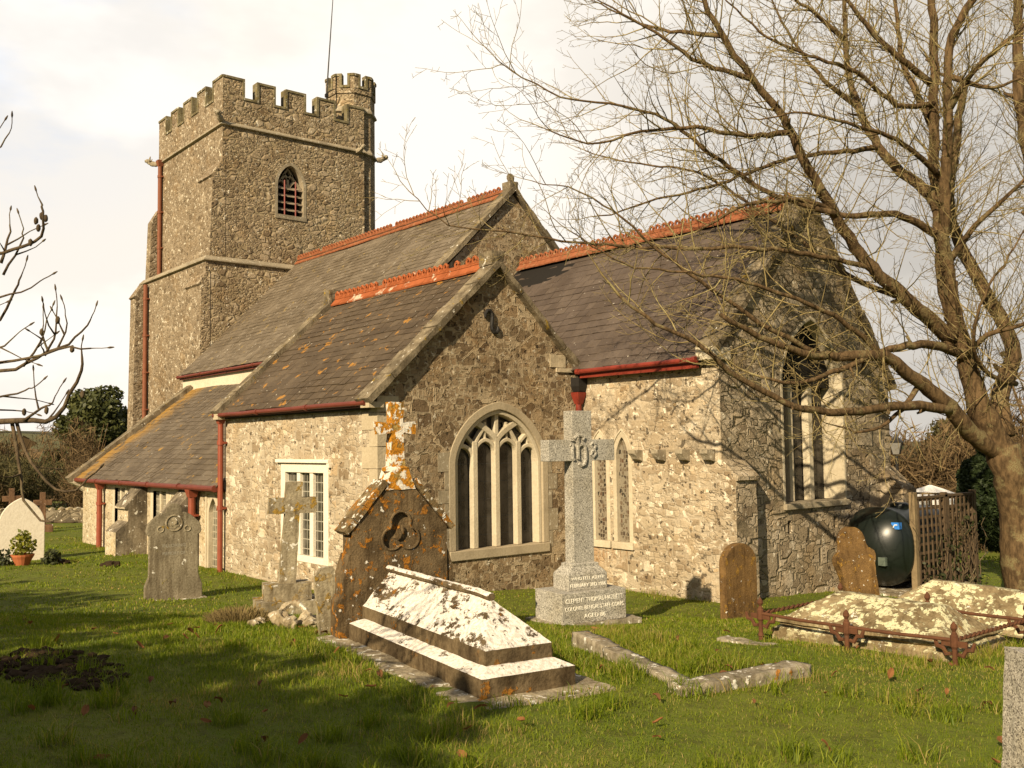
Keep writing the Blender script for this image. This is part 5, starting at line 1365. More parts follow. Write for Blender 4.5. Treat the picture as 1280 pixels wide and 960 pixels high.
RIGHT_TREE = [
    (0.36, 0.25, [(5.79, 9.1, -0.49), (5.76, 9.04, -0.15), (5.73, 8.94, 0.52), (5.72, 8.86, 1.18), (5.73, 8.65, 1.85), (5.67, 8.54, 2.31)]),
    (0.23, 0.12, [(5.7, 8.59, 2.09), (5.57, 8.22, 2.72), (5.46, 8.03, 3.31), (5.45, 7.79, 3.96), (5.39, 7.68, 4.33), (5.41, 7.49, 5.0)]),
    (0.12, 0.05, [(5.36, 7.65, 4.36), (5.36, 7.41, 5.13), (5.36, 7.32, 6.04), (5.41, 7.14, 6.92), (5.53, 7.03, 7.92), (5.57, 6.99, 8.81), (5.64, 6.83, 9.79), (5.68, 6.62, 10.76)]),
    (0.12, 0.05, [(5.38, 7.69, 4.1), (5.52, 7.29, 5.09), (5.61, 7.01, 5.82), (5.78, 6.82, 6.77), (5.96, 6.59, 8.01), (6.08, 6.53, 8.58), (6.43, 6.59, 9.1), (6.76, 6.76, 9.83)]),
    (0.13, 0.03, [(5.34, 7.66, 4.03), (5.24, 7.18, 4.34), (5.14, 6.56, 4.65), (5.01, 5.89, 5.08), (4.91, 5.41, 5.51), (4.87, 5.02, 5.9), (4.79, 4.54, 6.48), (4.71, 4.07, 7.17), (4.56, 3.52, 7.69), (4.44, 3.01, 8.26), (4.37, 2.72, 8.68), (4.26, 2.37, 9.2)]),
    (0.1, 0.03, [(5.35, 7.29, 6.23), (5.15, 7.34, 6.52), (4.81, 7.2, 6.87), (4.49, 7.09, 7.35), (4.21, 6.99, 8.1), (4.03, 7.01, 8.9), (3.94, 7.13, 9.68), (3.9, 7.15, 10.72)]),
    (0.06, 0.02, [(5.51, 6.98, 8.11), (5.36, 6.3, 8.42), (5.2, 5.77, 8.74), (5.09, 5.28, 9.16), (4.95, 4.9, 9.6)]),
    (0.07, 0.025, [(5.44, 7.13, 7.43), (5.11, 7.12, 8.25), (4.94, 7.18, 8.77), (4.87, 7.19, 9.28), (4.83, 7.22, 10.23)]),
    (0.16, 0.06, [(5.72, 8.57, 2.45), (5.61, 8.7, 3.06), (5.57, 8.94, 3.33), (5.61, 9.26, 3.81), (5.54, 9.29, 4.23), (5.33, 9.14, 4.76), (5.14, 9.02, 5.31), (4.93, 8.86, 5.91), (4.83, 8.82, 6.64), (4.92, 8.99, 7.66), (5.03, 9.17, 8.83)]),
    (0.24, 0.06, [(5.71, 9.33, 1.16), (5.71, 9.69, 2.24), (5.77, 9.94, 3.63), (5.83, 10.0, 5.33), (5.84, 9.87, 6.88), (5.78, 9.7, 7.92), (5.78, 9.61, 8.79), (5.84, 9.56, 10.11), (5.87, 9.48, 11.24)]),
    (0.17, 0.03, [(5.66, 8.54, 2.15), (5.51, 7.84, 2.51), (5.45, 7.26, 2.92), (5.35, 6.8, 3.2), (5.27, 6.21, 3.48), (5.22, 5.81, 3.68), (5.1, 5.35, 3.69), (4.93, 4.68, 3.65), (4.85, 4.1, 3.7), (4.67, 3.4, 3.9), (4.52, 2.71, 4.15)]),
    (0.09, 0.02, [(5.38, 7.72, 3.83), (5.36, 7.53, 3.85), (5.36, 6.75, 3.9), (5.22, 5.95, 3.81), (5.1, 5.21, 3.59), (4.93, 4.55, 3.36), (4.81, 3.94, 3.25), (4.64, 3.41, 3.34)]),
    (0.085, 0.022, [(5.47, 7.29, 2.88), (5.35, 6.51, 2.93), (5.23, 5.74, 2.91), (5.13, 5.0, 2.83), (4.97, 4.18, 2.84), (4.9, 3.77, 2.92), (4.79, 3.47, 3.06), (4.71, 3.19, 3.18), (4.62, 2.76, 3.37), (4.56, 2.34, 3.66), (4.48, 2.07, 3.8), (4.29, 1.66, 3.99), (4.07, 1.21, 4.35)]),
    (0.07, 0.015, [(5.45, 7.31, 5.63), (5.22, 6.53, 5.93), (5.11, 5.93, 5.91), (4.93, 5.25, 5.85), (4.78, 4.74, 5.97), (4.57, 4.02, 5.96), (4.31, 3.41, 5.78), (3.99, 2.89, 5.44)]),
    (0.05, 0.006, [(4.91, 5.06, 5.83), (4.45, 4.01, 6.1), (4.07, 3.02, 6.68), (3.79, 2.32, 7.12), (3.5, 1.65, 7.19), (3.22, 0.99, 7.24), (2.89, 0.41, 7.55), (2.78, 0.1, 7.82)]),
    (0.045, 0.006, [(4.58, 3.55, 7.66), (4.26, 2.83, 7.81), (4.05, 2.23, 8.1), (3.78, 1.72, 8.41), (3.44, 1.12, 8.74)]),
    (0.045, 0.006, [(5.01, 5.89, 5.08), (4.66, 4.67, 5.21), (4.3, 3.6, 5.24), (3.75, 2.47, 5.2), (3.17, 1.29, 5.23), (2.76, 0.47, 5.34), (2.37, -0.33, 5.42), (2.14, -0.8, 5.84)]),
    (0.045, 0.006, [(4.89, 4.63, 3.65), (4.57, 3.73, 4.05), (4.28, 3.03, 4.49), (4.01, 2.17, 5.01), (3.82, 1.58, 5.47), (3.53, 1.04, 5.83), (3.2, 0.47, 5.97)]),
    (0.05, 0.01, [(5.06, 6.46, 4.69), (4.27, 6.4, 5.12), (3.51, 6.21, 5.82), (2.7, 5.78, 6.61), (1.94, 5.43, 7.22), (1.11, 4.88, 7.46), (0.34, 4.22, 7.76)]),
    (0.05, 0.008, [(4.72, 4.26, 6.99), (4.57, 3.3, 6.78), (4.33, 2.54, 6.81), (4.03, 1.72, 6.66), (3.71, 1.04, 6.45), (3.42, 0.51, 6.64)]),
    (0.045, 0.008, [(5.2, 5.78, 3.69), (5.07, 4.8, 4.18), (4.84, 3.86, 4.49), (4.56, 3.03, 4.68), (4.27, 2.2, 4.75), (3.92, 1.46, 4.83), (3.58, 0.84, 5.25)]),
    (0.06, 0.015, [(5.41, 7.77, 3.7), (5.99, 7.5, 4.03), (6.62, 7.61, 4.22), (7.16, 7.74, 4.77)]),
    (0.06, 0.015, [(5.47, 7.37, 5.24), (5.97, 7.3, 5.79), (6.49, 7.42, 6.21), (7.08, 7.6, 6.85)]),
    (0.06, 0.015, [(5.88, 6.71, 7.49), (6.34, 6.59, 7.95), (6.84, 6.69, 8.3), (7.37, 6.81, 8.75)]),
    (0.05, 0.01, [(5.66, 9.21, 3.34), (5.73, 8.18, 3.43), (5.83, 7.31, 3.9), (6.17, 7.03, 4.6), (6.54, 7.11, 5.17), (6.83, 7.25, 5.74)]),
    (0.05, 0.01, [(4.21, 6.99, 8.1), (3.98, 6.35, 8.49), (3.73, 5.83, 9.13), (3.57, 5.42, 9.9)]),
    (0.05, 0.01, [(3.97, 7.05, 9.37), (3.82, 6.2, 9.76), (3.56, 5.22, 10.12)]),
    (0.04, 0.008, [(4.47, 3.04, 8.21), (3.75, 2.94, 8.49), (3.05, 2.84, 8.83), (2.39, 2.47, 9.35)]),
    (0.05, 0.01, [(5.27, 6.7, 3.29), (5.21, 6.04, 2.78), (5.1, 5.3, 2.54), (4.97, 4.66, 2.66)]),
    (0.05, 0.01, [(4.52, 7.12, 7.35), (4.46, 5.97, 7.07), (4.11, 4.94, 6.84), (3.63, 3.94, 6.39), (3.19, 2.96, 6.08), (2.77, 2.17, 5.81)]),
    (0.05, 0.01, [(5.97, 6.61, 8.01), (6.56, 6.73, 7.67), (7.15, 6.96, 7.79)]),
    (0.05, 0.01, [(5.56, 7.04, 6.6), (5.52, 6.01, 6.94), (5.41, 5.08, 7.03), (5.11, 4.09, 7.14), (4.85, 3.31, 6.94)]),
    (0.05, 0.01, [(5.52, 7.03, 7.79), (5.38, 6.09, 7.62), (5.22, 5.23, 7.98), (4.94, 4.41, 8.11), (4.62, 3.69, 8.39), (4.34, 3.14, 8.93)]),
]
LEFT_TREE = [
    (0.055, 0.012, [(6.72, -7.2, 2.45), (7.05, -6.96, 2.51), (7.33, -6.79, 2.58), (7.54, -6.68, 2.58), (7.62, -6.59, 2.6), (7.73, -6.55, 2.71), (7.82, -6.53, 2.82), (7.83, -6.53, 2.89)]),
    (0.035, 0.008, [(6.73, -7.06, 2.8), (7.01, -6.88, 2.83), (7.23, -6.77, 2.85), (7.38, -6.67, 2.88), (7.51, -6.61, 2.94), (7.58, -6.53, 2.98), (7.63, -6.47, 3.04), (7.66, -6.44, 3.1)]),
    (0.03, 0.008, [(7.11, -7.08, 2.82), (7.41, -6.88, 2.87), (7.56, -6.77, 2.88), (7.71, -6.67, 2.9), (7.8, -6.57, 2.94), (7.86, -6.49, 2.93)]),
    (0.035, 0.01, [(7.25, -7.11, 3.38), (7.41, -6.93, 3.43), (7.49, -6.83, 3.43), (7.62, -6.76, 3.45), (7.66, -6.71, 3.48), (7.74, -6.69, 3.53), (7.75, -6.7, 3.62), (7.74, -6.7, 3.65)]),
    (0.03, 0.008, [(6.97, -7.1, 2.96), (7.25, -6.93, 3.03), (7.36, -6.8, 3.11), (7.46, -6.77, 3.22), (7.54, -6.76, 3.27), (7.55, -6.75, 3.31)]),
    (0.025, 0.006, [(7.14, -7.06, 3.03), (7.4, -6.92, 3.13), (7.48, -6.83, 3.21), (7.6, -6.76, 3.22), (7.66, -6.69, 3.28)]),
    (0.025, 0.006, [(7.49, -6.83, 3.38), (7.51, -6.81, 3.46), (7.53, -6.8, 3.54), (7.53, -6.8, 3.59)]),
    (0.02, 0.006, [(7.5, -6.82, 3.32), (7.54, -6.78, 3.42), (7.57, -6.75, 3.5), (7.57, -6.75, 3.56)]),
    (0.022, 0.006, [(7.25, -7.02, 4.02), (7.36, -6.89, 3.98), (7.41, -6.83, 4.01), (7.45, -6.79, 4.07)]),
    (0.03, 0.009, [(7.37, -6.74, 2.58), (7.43, -6.73, 2.44), (7.49, -6.72, 2.28), (7.5, -6.7, 2.18), (7.6, -6.65, 2.08), (7.64, -6.6, 2.08)]),
    (0.028, 0.009, [(7.38, -6.72, 2.58), (7.51, -6.71, 2.44), (7.6, -6.67, 2.32), (7.71, -6.61, 2.23), (7.77, -6.53, 2.23), (7.81, -6.49, 2.28)]),
    (0.02, 0.006, [(7.71, -6.67, 2.9), (7.75, -6.64, 2.98), (7.76, -6.63, 3.06), (7.76, -6.63, 3.14)]),
    (0.02, 0.006, [(7.51, -6.6, 2.93), (7.49, -6.63, 3.02), (7.5, -6.63, 3.08)]),
    (0.018, 0.006, [(7.54, -6.57, 2.95), (7.57, -6.54, 3.04), (7.58, -6.54, 3.13)]),
    (0.02, 0.006, [(7.37, -6.69, 2.87), (7.49, -6.63, 3.0), (7.51, -6.62, 3.1)]),
    (0.02, 0.006, [(7.26, -6.89, 2.69), (7.42, -6.77, 2.71), (7.53, -6.72, 2.73), (7.56, -6.69, 2.75)]),
    (0.022, 0.006, [(7.52, -6.72, 2.58), (7.57, -6.65, 2.64), (7.6, -6.62, 2.66), (7.62, -6.6, 2.7)]),
    (0.02, 0.006, [(7.3, -6.86, 2.94), (7.37, -6.78, 2.97), (7.41, -6.74, 3.02)]),
    (0.02, 0.006, [(7.23, -6.92, 2.61), (7.33, -6.79, 2.64), (7.41, -6.69, 2.63)]),
]

random.seed(21)
limb_tree((5.75, 9.05, -.30), RIGHT_TREE, 'bare_tree', 'large bare lichened tree spreading its twigs over the chancel', 'tree', 2, .012, .098, (.9, 2.5), M_bark, M_twig, 4, .19)
random.seed(5)
lt_ = [(.10, .06, [(6.3, -8.3, .5), (6.35, -8.1, 1.5), (6.45, -7.8, 2.3)])]
for (a_, b_, p_) in LEFT_TREE:
    q = [tuple(x) for x in p_]
    if len(lt_) < 6: q = [(6.42, -7.85, 2.2)] + q
    lt_.append((a_ * (.46 if len(lt_) < 6 else .34), b_ * .5, q))
LTREE = limb_tree((6.3, -8.3, .72), lt_, 'bare_tree', 'bare tree reaching knobbly budded branches in from the left edge', 'tree', 1, .004, .34, (.10, .30), M_barkd, M_barkd, 2, .2, 1.0, .45, .034)

for i_, q in enumerate([(1.401, 1.582, 2.854), (1.441, 1.598, 2.873), (1.453, 1.614, 2.861), (1.406, 1.592, 2.818), (1.366, 1.566, 2.749), (1.294, 1.671, 1.911), (1.521, 1.78, 1.984), (1.167, 1.596, 1.907), (1.194, 1.666, 2.321), (1.5, 1.734, 2.211), (1.463, 1.674, 2.355)]):
    b = MB(); b.blob(q, .011, .011, .020, 2, .2, 2, i_); b.build('seed_pod', M_barkd, LTREE, smooth=True)
def crown_leaves(clumps, n, size, g, shell=.55, aspect=1.6, seed=0):
    w = np.array([c[1][0] * c[1][1] for c in clumps]); w = w / w.sum(); P_ = []
    for c, k in zip(clumps, w): P_.append(ball(max(20, int(n * k)), c[0], c[1], g, shell))
    P_ = np.concatenate(P_); return leaf_quads(P_, g.uniform(size * .6, size * 1.3, len(P_)), aspect, 0, seed)
def leafy_tree(loc, label, h, rad, mat, n, size, seed, name='evergreen_tree', cat='tree', base=.25, group=None, clump=.36, shell=.4):
    g = np.random.default_rng(seed); t = thing(name, loc, 0, label, cat, group)
    cl = []
    for k in range(34):
        a = g.uniform(0, 6.28); z = g.uniform(base, 1.0); rr = rad * math.sqrt(max(.05, 1 - ((z - .55) / .52) ** 2)) * g.uniform(.35, .85)
        s_ = rad * clump * g.uniform(.7, 1.3); cl.append(((rr * math.cos(a), rr * math.sin(a), z * h - s_ * .4), (s_, s_, s_ * .75)))
    v, f, r = crown_leaves(cl, n, size, g, shell, 1.6, seed); np_mesh('crown', v, f, mat, t, r)
    b = MB(); b.tube([(0, 0, -.4), (0, 0, h * .4), (.1, 0, h * .8)], [rad * .09, rad * .07, rad * .02], 8)
    for k in range(14):
        c = cl[k][0]; b.tube([(0, 0, h * .25), (c[0] * .5, c[1] * .5, (h * .25 + c[2]) / 2 + .1), c], [rad * .045, rad * .03, rad * .008], 5)
    b.build('trunk', M_bark, t, smooth=True); return t
leafy_tree(gp(-41.5, 8.2, -.3), 'dark evergreen oak beyond the aisle at the left of the tower', 6.6, 2.7, M_ever, 26000, .16, 3)
for i_, (x_, y_, h_, r_, lab_) in enumerate(((-3.2, -12.6, 4.6, 2.0, 'dark evergreen out of view, furthest left of the shade trees'), (.6, -12.7, 4.9, 2.1, 'dark evergreen out of view, second of the shade trees from the left'),
        (4.3, -12.9, 5.2, 2.1, 'dark evergreen out of view, third of the shade trees from the left'), (7.8, -12.7, 5.0, 2.1, 'dark evergreen out of view, second of the shade trees from the right'), (11.0, -13.0, 4.9, 1.9, 'dark evergreen out of view, nearest the camera of the shade trees'))):
    leafy_tree((x_, y_, .6), lab_, h_, r_, M_ever, 5200, .20, 90 + i_, base=.10, clump=.48, shell=.2)
leafy_tree(gp(-10.6, 42.3, -.3), 'dark brown green tree far behind the clipped yew', 6.0, 2.6, M_brushg, 20000, .16, 12)
# clipped yew
g_ = np.random.default_rng(31)
t = thing('clipped_yew', gp(2.95, 14.6, 0), 0, 'dense dark clipped yew behind the bare tree trunk', 'yew')
n = 20000; th = g_.uniform(0, 2 * np.pi, n); zz = g_.random(n)
prof = lambda z: np.interp(z, [0, .12, .3, .5, .75, .9, 1.0], [.25, .50, .78, .92, .88, .70, .30])
zt_ = 2.45
rr = prof(zz) * (1 + .05 * np.sin(th * 5 + zz * 9)) * (1 - .16 * g_.random(n) ** 1.5)
top = g_.random(n) < .12; rr[top] = np.sqrt(g_.random(top.sum())) * .45; zz[top] = 1.0 + .03 * g_.normal(size=top.sum())
pts = np.stack([rr * np.cos(th) * 1.0, rr * np.sin(th) * 1.0, .25 + zz * (zt_ - .25)], 1)
v, f, r = leaf_quads(pts, g_.uniform(.04, .09, n), 2.0, .3, 32); np_mesh('crown', v, f, M_yewleaf, t, r)
b = MB(); b.lathe([(.06, -.2), (.07, .3), (.30, .45), (.62, .8), (.78, 1.3), (.72, 1.8), (.40, 2.1)], n=14); b.build('trunk', M_yewleaf, t)
# winter scrub
def brush_mesh(seed, rx, rz, n, ln, w, mat, up=.9):
    g = np.random.default_rng(seed)
    cl = [((g.uniform(-.7, .7) * rx, g.uniform(-.7, .7) * rx, g.uniform(.2, .75) * rz), (rx * .42, rx * .42, rz * .36)) for _ in range(12)]
    P_ = np.concatenate([ball(n // 12, c[0], c[1], g, .1) for c in cl]); P_ = P_[P_[:, 2] > 0]
    return leaf_quads(P_, g.uniform(w * .6, w * 1.5, len(P_)), ln / w, up, seed)
def scrub(seed, rx, rz, n, mat, ln=.5, w=.030):
    t = thing('winter_shrub', (0, 0, 0), 0, 'brown leafless shrub in the scrub beyond the churchyard', 'shrub')
    v, f, r = brush_mesh(seed, rx, rz, n, ln, w, mat); np_mesh('crown', v, f, mat, t, r)
    b = MB()
    for k in range(16):
        a = random.uniform(0, 6.28); q = random.uniform(.2, .8) * rx
        b.tube([(q * .2 * math.cos(a), q * .2 * math.sin(a), -.2), (q * .6 * math.cos(a), q * .6 * math.sin(a), rz * .45), (q * math.cos(a), q * math.sin(a), rz * random.uniform(.7, 1.05))], [.05, .035, .012], 4)
    b.build('stems', M_bark, t); return t
random.seed(8)
s1 = scrub(41, 2.6, 3.4, 9000, M_brush); s2 = scrub(42, 2.4, 2.8, 9000, M_brushg); s3 = scrub(43, 2.2, 4.2, 6000, M_brush)
def put(src, loc, rz, sc, label, group):
    r_ = src
    if src.get('used'):
        r_ = src.copy(); COL.objects.link(r_)
        for ch in [c for c in src.children]:
            c = ch.copy(); COL.objects.link(c); c.parent = r_
    else: src['used'] = 1
    r_.location = loc; r_.rotation_euler = (0, 0, rz); r_.scale = (sc, sc, sc); tag(r_, label, 'shrub', group); return r_
LG, RG = 'winter shrubs beyond the left wall', 'winter shrubs beyond the right lawn'
made = []
for (x, y, sr, sc, lab) in ((-33.5, -1.0, s1, 1.0, 'brown leafless shrub behind the white headstone'), (-34, 2.2, s2, .95, 'olive brown shrub behind the pair of brown crosses'), (-31, 4.6, s1, .8, 'brown shrub directly behind the far dry stone wall'),
                            (-37, 5.8, s3, 1.0, 'tall thin brown shrub before the evergreen oak'), (-40, -.5, s3, 1.05, 'tall brown shrub against the far hillside at the left edge'), (-44, 3.5, s1, 1.25, 'wide brown shrub at the back of the left scrub'), (-33, 8, s2, .8, 'olive shrub close to the aisle corner')):
    made.append(put(sr, gp(x, y, -.1), random.uniform(0, 6), sc, lab, LG))
for (x, y, sr, sc, lab) in ((-10.5, 37.0, s2, 1.05, 'olive shrub under the lamp post'), (-7.8, 34.5, s1, 1.0, 'brown shrub above the white parasol'), (-5.6, 36.0, s1, 1.15, 'brown shrub left of the clipped yew'), (-4.0, 38.5, s3, 1.2, 'tall shrub behind the clipped yew'), (-1, 38, s2, 1.2, 'olive shrub behind the bare tree trunk')):
    made.append(put(sr, gp(x, y, -.1), random.uniform(0, 6), sc * 1.55, lab, RG))
for s_ in (s1, s2, s3):
    if 'used' in s_: del s_['used']
for s_ in made:
    if 'used' in s_: del s_['used']
# distant wood along the valley
g_ = np.random.default_rng(77); n = 26000
ang = g_.uniform(R(20), R(200), n); dist = g_.uniform(120, 230, n); hz_ = g_.random(n) ** 1.4 * (5 + 4 * np.sin(ang * 37) * np.sin(ang * 91))
x = CAM.x + dist * np.cos(ang); y = CAM.y + dist * np.sin(ang)
pts = np.stack([x, y, gz(x, y) + hz_], 1); v, f, r = leaf_quads(pts, g_.uniform(.9, 2.2, n), 1.4, .3, 78)
o = np_mesh('distant_wood', v, f, M_brush, None, r); tag(o, 'far belt of brown leafless woodland', 'wood', kind='stuff')
# dead grass tuft
t = thing('dead_grass_tuft', gp(2.25, -3.25, 0), 0, 'rounded tuft of brown dead grass left of the stone heap', 'grass tuft')
n = 1600; a = g_.uniform(0, 6.28, n); q = np.sqrt(g_.random(n)); base = np.stack([q * .42 * np.cos(a), q * .30 * np.sin(a), np.zeros(n)], 1)
ht = g_.uniform(.10, .26, n) * (1.1 - .6 * q); lean = np.stack([np.cos(a) * .14, np.sin(a) * .14, np.zeros(n)], 1) + g_.normal(0, .05, (n, 3))
tip = base + lean; tip[:, 2] = ht; sd = g_.normal(0, 1, (n, 3)); sd[:, 2] = 0; sd /= np.linalg.norm(sd, axis=1)[:, None]; mid = (base + tip) / 2; mid[:, 2] = ht * .75
v = np.stack([base - sd * .003, base + sd * .003, mid + sd * .003, mid - sd * .003, tip], 1).reshape(-1, 3); k = np.arange(n)[:, None] * 5
f = np.concatenate([k + np.array([[0, 1, 2, 3]]), k + np.array([[3, 2, 4, 4]])]); np_mesh('blades', v, f[:n], M_dead, t, g_.random(n))

# ------------------------------------------------------------------ ground, hills, grass, leaves
def vnoise(x, y, s, seed=0):
    xs = np.asarray(x, float) / s + seed * 17.3; ys = np.asarray(y, float) / s + seed * 9.1
    xi = np.floor(xs).astype(int); yi = np.floor(ys).astype(int); fx = xs - xi; fy = ys - yi
    fx = fx * fx * (3 - 2 * fx); fy = fy * fy * (3 - 2 * fy)
    def h(a, b_): 
        q = np.sin(a * 127.1 + b_ * 311.7 + seed * 74.7) * 43758.5453; return q - np.floor(q)
    return (h(xi, yi) * (1 - fx) + h(xi + 1, yi) * fx) * (1 - fy) + (h(xi, yi + 1) * (1 - fx) + h(xi + 1, yi + 1) * fx) * fy
def bump(x, y): return .05 * (vnoise(x, y, 1.1, 1) - .5) + .025 * (vnoise(x, y, .35, 2) - .5)
# one sheet from under the camera to the horizon: rings round the camera
rad_ = np.concatenate([np.linspace(.5, 16, 90), np.geomspace(16.4, 4500, 70)]); na = 260
A_ = np.linspace(0, 2 * np.pi, na, endpoint=False)
X = CAM.x + rad_[:, None] * np.cos(A_)[None]; Y = CAM.y + rad_[:, None] * np.sin(A_)[None]
fade = np.clip(1 - (rad_[:, None] - 40) / 60, 0, 1)
Z = gz(X, Y) + bump(X, Y) * fade
far = np.clip((rad_[:, None] - 260) / 640, 0, 1); far = far * far * (3 - 2 * far)
Z = Z + far * (-1 + 28 * np.exp(-((A_ - R(168)) / R(16)) ** 2)[None] + 3 * np.sin(A_ * 3 + 1.0)[None] + 2 * np.sin(A_ * 11)[None])
V = np.stack([X, Y, Z], 2).reshape(-1, 3); nr = len(rad_)
i = np.arange(nr - 1)[:, None] * na; j = np.arange(na)[None]; j2 = (j + 1) % na
F = np.stack([i + j, i + na + j, i + na + j2, i + j2], 2).reshape(-1, 4)
c0 = len(V); V = np.concatenate([V, [[CAM.x, CAM.y, .75]]])
Ftri = np.array([[c0, q, (q + 1) % na, (q + 1) % na] for q in range(na)])
s = NT('churchyard_turf', .95, .1); b_ = s.co()
nA = s.noise(b_, .55, 4, .6); nB = s.noise(b_, 5.5, 4, .65); nC = s.noise(b_, 60, 3, .6)
c = s.mix(s.rng(nA, .35, .68), (.090, .128, .012), (.140, .155, .022))
c = s.mix(s.math('MULTIPLY', s.rng(nB, .45, .66), .75), c, (.060, .066, .012))
c = s.mix(s.math('MULTIPLY', s.rng(nC, .35, .7), .5), c, (.13, .12, .035))
fld = s.voro(s.co(scale=(.006, .006, .0)), 1.0, out='Color'); fc = s.ramp(s.sep(fld, 0), [(0, (.085, .095, .035)), (.4, (.12, .10, .05)), (.7, (.075, .10, .035)), (1, (.14, .12, .07))])
ed = s.rng(s.voro(s.co(scale=(.006, .006, .0)), 1.0, 'DISTANCE_TO_EDGE'), .03, .06); fc = s.mix(ed, (.04, .04, .02), fc)
cd_ = s.n('ShaderNodeVectorMath', operation='DISTANCE'); s.l(b_, cd_.inputs[0]); cd_.inputs[1].default_value = tuple(CAM)
c = s.mix(s.rng(cd_.outputs['Value'], 90, 220), c, fc)
m = s.done(c, s.math('ADD', nB, s.math('MULTIPLY', nC, .6)), .03, .8)
me = bpy.data.meshes.new('ground'); me.from_pydata([tuple(q) for q in V], [], [tuple(q) for q in F] + [tuple(q[:3]) for q in Ftri])
me.polygons.foreach_set('use_smooth', np.ones(len(me.polygons), dtype=bool)); me.update()
gnd = finish('ground', me, m, None); gnd['kind'] = 'structure'

# --- blades
def blades(xy, z, h, w, g, lean=.55, dry=.12, name='grass', mat=None, label=None):
    n = len(xy); a = g.uniform(0, 2 * np.pi, n); sd = np.stack([np.cos(a), np.sin(a), np.zeros(n)], 1)
    ld = g.uniform(0, 2 * np.pi, n); lv = np.stack([np.cos(ld), np.sin(ld), np.zeros(n)], 1) * (h * lean * g.random(n))[:, None]
    base = np.stack([xy[:, 0], xy[:, 1], z - .01], 1)
    up = np.zeros((n, 3)); up[:, 2] = h
    mid = base + lv * .35 + up * .6; tip = base + lv * 1.1 + up * (1 - .25 * g.random(n))[:, None]
    W = w[:, None] * sd
    v = np.stack([base - W, base + W, mid + W * .75, mid - W * .75, tip], 1).reshape(-1, 3)
    k = np.arange(n)[:, None] * 5
    f3 = np.concatenate([k + np.array([[0, 1, 2]]), k + np.array([[0, 2, 3]]), k + np.array([[3, 2, 4]])], 1).reshape(-1, 3)
    dn = vnoise(xy[:, 0], xy[:, 1], .9, 11) * .6 + vnoise(xy[:, 0], xy[:, 1], .3, 12) * .4
    r = g.random(n) * .62; k_ = g.random(n) < dry + .45 * np.clip((dn - .60) / .2, 0, 1); r[k_] = .80 + .2 * g.random(k_.sum())
    r = np.clip(r + .25 * (vnoise(xy[:, 0], xy[:, 1], .8, 4) - .5), 0, 1)
    return np_mesh(name, v, f3, mat, None, np.repeat(r, 3))
s = NT('grass_blade', .55, .25); r_ = s.attr()
gc = s.ramp(r_, [(0, (.095, .138, .008)), (.45, (.175, .215, .012)), (.78, (.285, .29, .028)), (.9, (.31, .25, .08)), (1, (.36, .26, .10))])
s.put(s.b.inputs['Base Color'], gc); tr = s.n('ShaderNodeBsdfTranslucent'); s.put(tr.inputs['Color'], s.mix(1.0, gc, (1.15, 1.3, .5), 'MULTIPLY'))
mx = s.n('ShaderNodeMixShader'); mx.inputs[0].default_value = .40; s.l(s.b.outputs[0], mx.inputs[1]); s.l(tr.outputs[0], mx.inputs[2]); s.l(mx.outputs[0], s.t.nodes['Material Output'].inputs['Surface'])
M_grass = s.m
def inside(x, y, boxes):
    q = np.zeros(len(x), bool)
    for (ox, oy, rz, x0, x1, y0, y1) in boxes:
        c_, s_ = math.cos(-rz), math.sin(-rz); lx = (x - ox) * c_ - (y - oy) * s_; ly = (x - ox) * s_ + (y - oy) * c_
        q |= (lx > x0) & (lx < x1) & (ly > y0) & (ly < y1)
    return q
NO = [(4.6, -3.46, R(-9.2), -.1, 3.05, 0.0, 1.18), (4.522, -.022, R(-9), -.36, .55, -.52, .62), (1.39, -2.22, R(-19), -.27, .27, -.38, .38), (0, 0, 0, -16, 0, 0.02, 12), (-5, 4.33, 0, 0, 8.2, 0, 5.2),
      (7.05, .25, 0, 0, 1.7, 0, 1.05), (7.05, 1.78, R(8), 0, 2.4, 0, 1.05), (3.92, 8.3, 0, -.7, .8, -1.15, 1.2), (11.15, -2.98, R(-36), -.1, .1, -.4, .4), (-23, 3.2, 0, 0, 7, 0, 6)]
g = np.random.default_rng(99)
def field(n, d0, d1, pw):
    u = g.random(n); d = (d0 ** pw + u * (d1 ** pw - d0 ** pw)) ** (1 / pw)
    l = (g.random(n) * 2 - 1) * (d * .60 + 1.0)
    x = CAM.x + d * _fh[0] + l * _rh[0]; y = CAM.y + d * _fh[1] + l * _rh[1]
    k = ~inside(x, y, NO); soil = (((x - 4.55) / 1.0) ** 2 + ((y + 5.75) / .42) ** 2) < g.random(n) * 1.3
    k &= ~(soil & (g.random(n) < .85))
    return x[k], y[k], d[k]
def patch(n, d0, d1, pw, h0, h1, w0, name, label, dry=.10):
    x, y, d = field(n, d0, d1, pw)
    cl = vnoise(x, y, .45, 3); c2 = vnoise(x, y, .16, 5); c3 = vnoise(x, y, 2.2, 6)
    keep = g.random(len(x)) < (.35 + .9 * c2); x, y, d, cl, c2, c3 = (q[keep] for q in (x, y, d, cl, c2, c3))
    h = h0 + (h1 - h0) * np.clip(cl * .55 + c3 * .45 + .30 * g.normal(size=len(x)) * .5, 0, 1) ** 2.0
    w = w0 * g.uniform(.6, 1.4, len(x)) * np.clip(d / 7, .8, 3.5)
    o = blades(np.stack([x, y], 1), gz(x, y) + bump(x, y), h, w, g, .8, dry, name, M_grass)
    return tag(o, label, 'grass', kind='stuff')
patch(330000, 3.4, 12.5, 1.25, .020, .090, .0024, 'grass', 'uneven green lawn grass of the foreground')
patch(150000, 12.5, 34, 1.1, .02, .075, .0034, 'grass', 'mown green grass of the lawn by the church', .05)
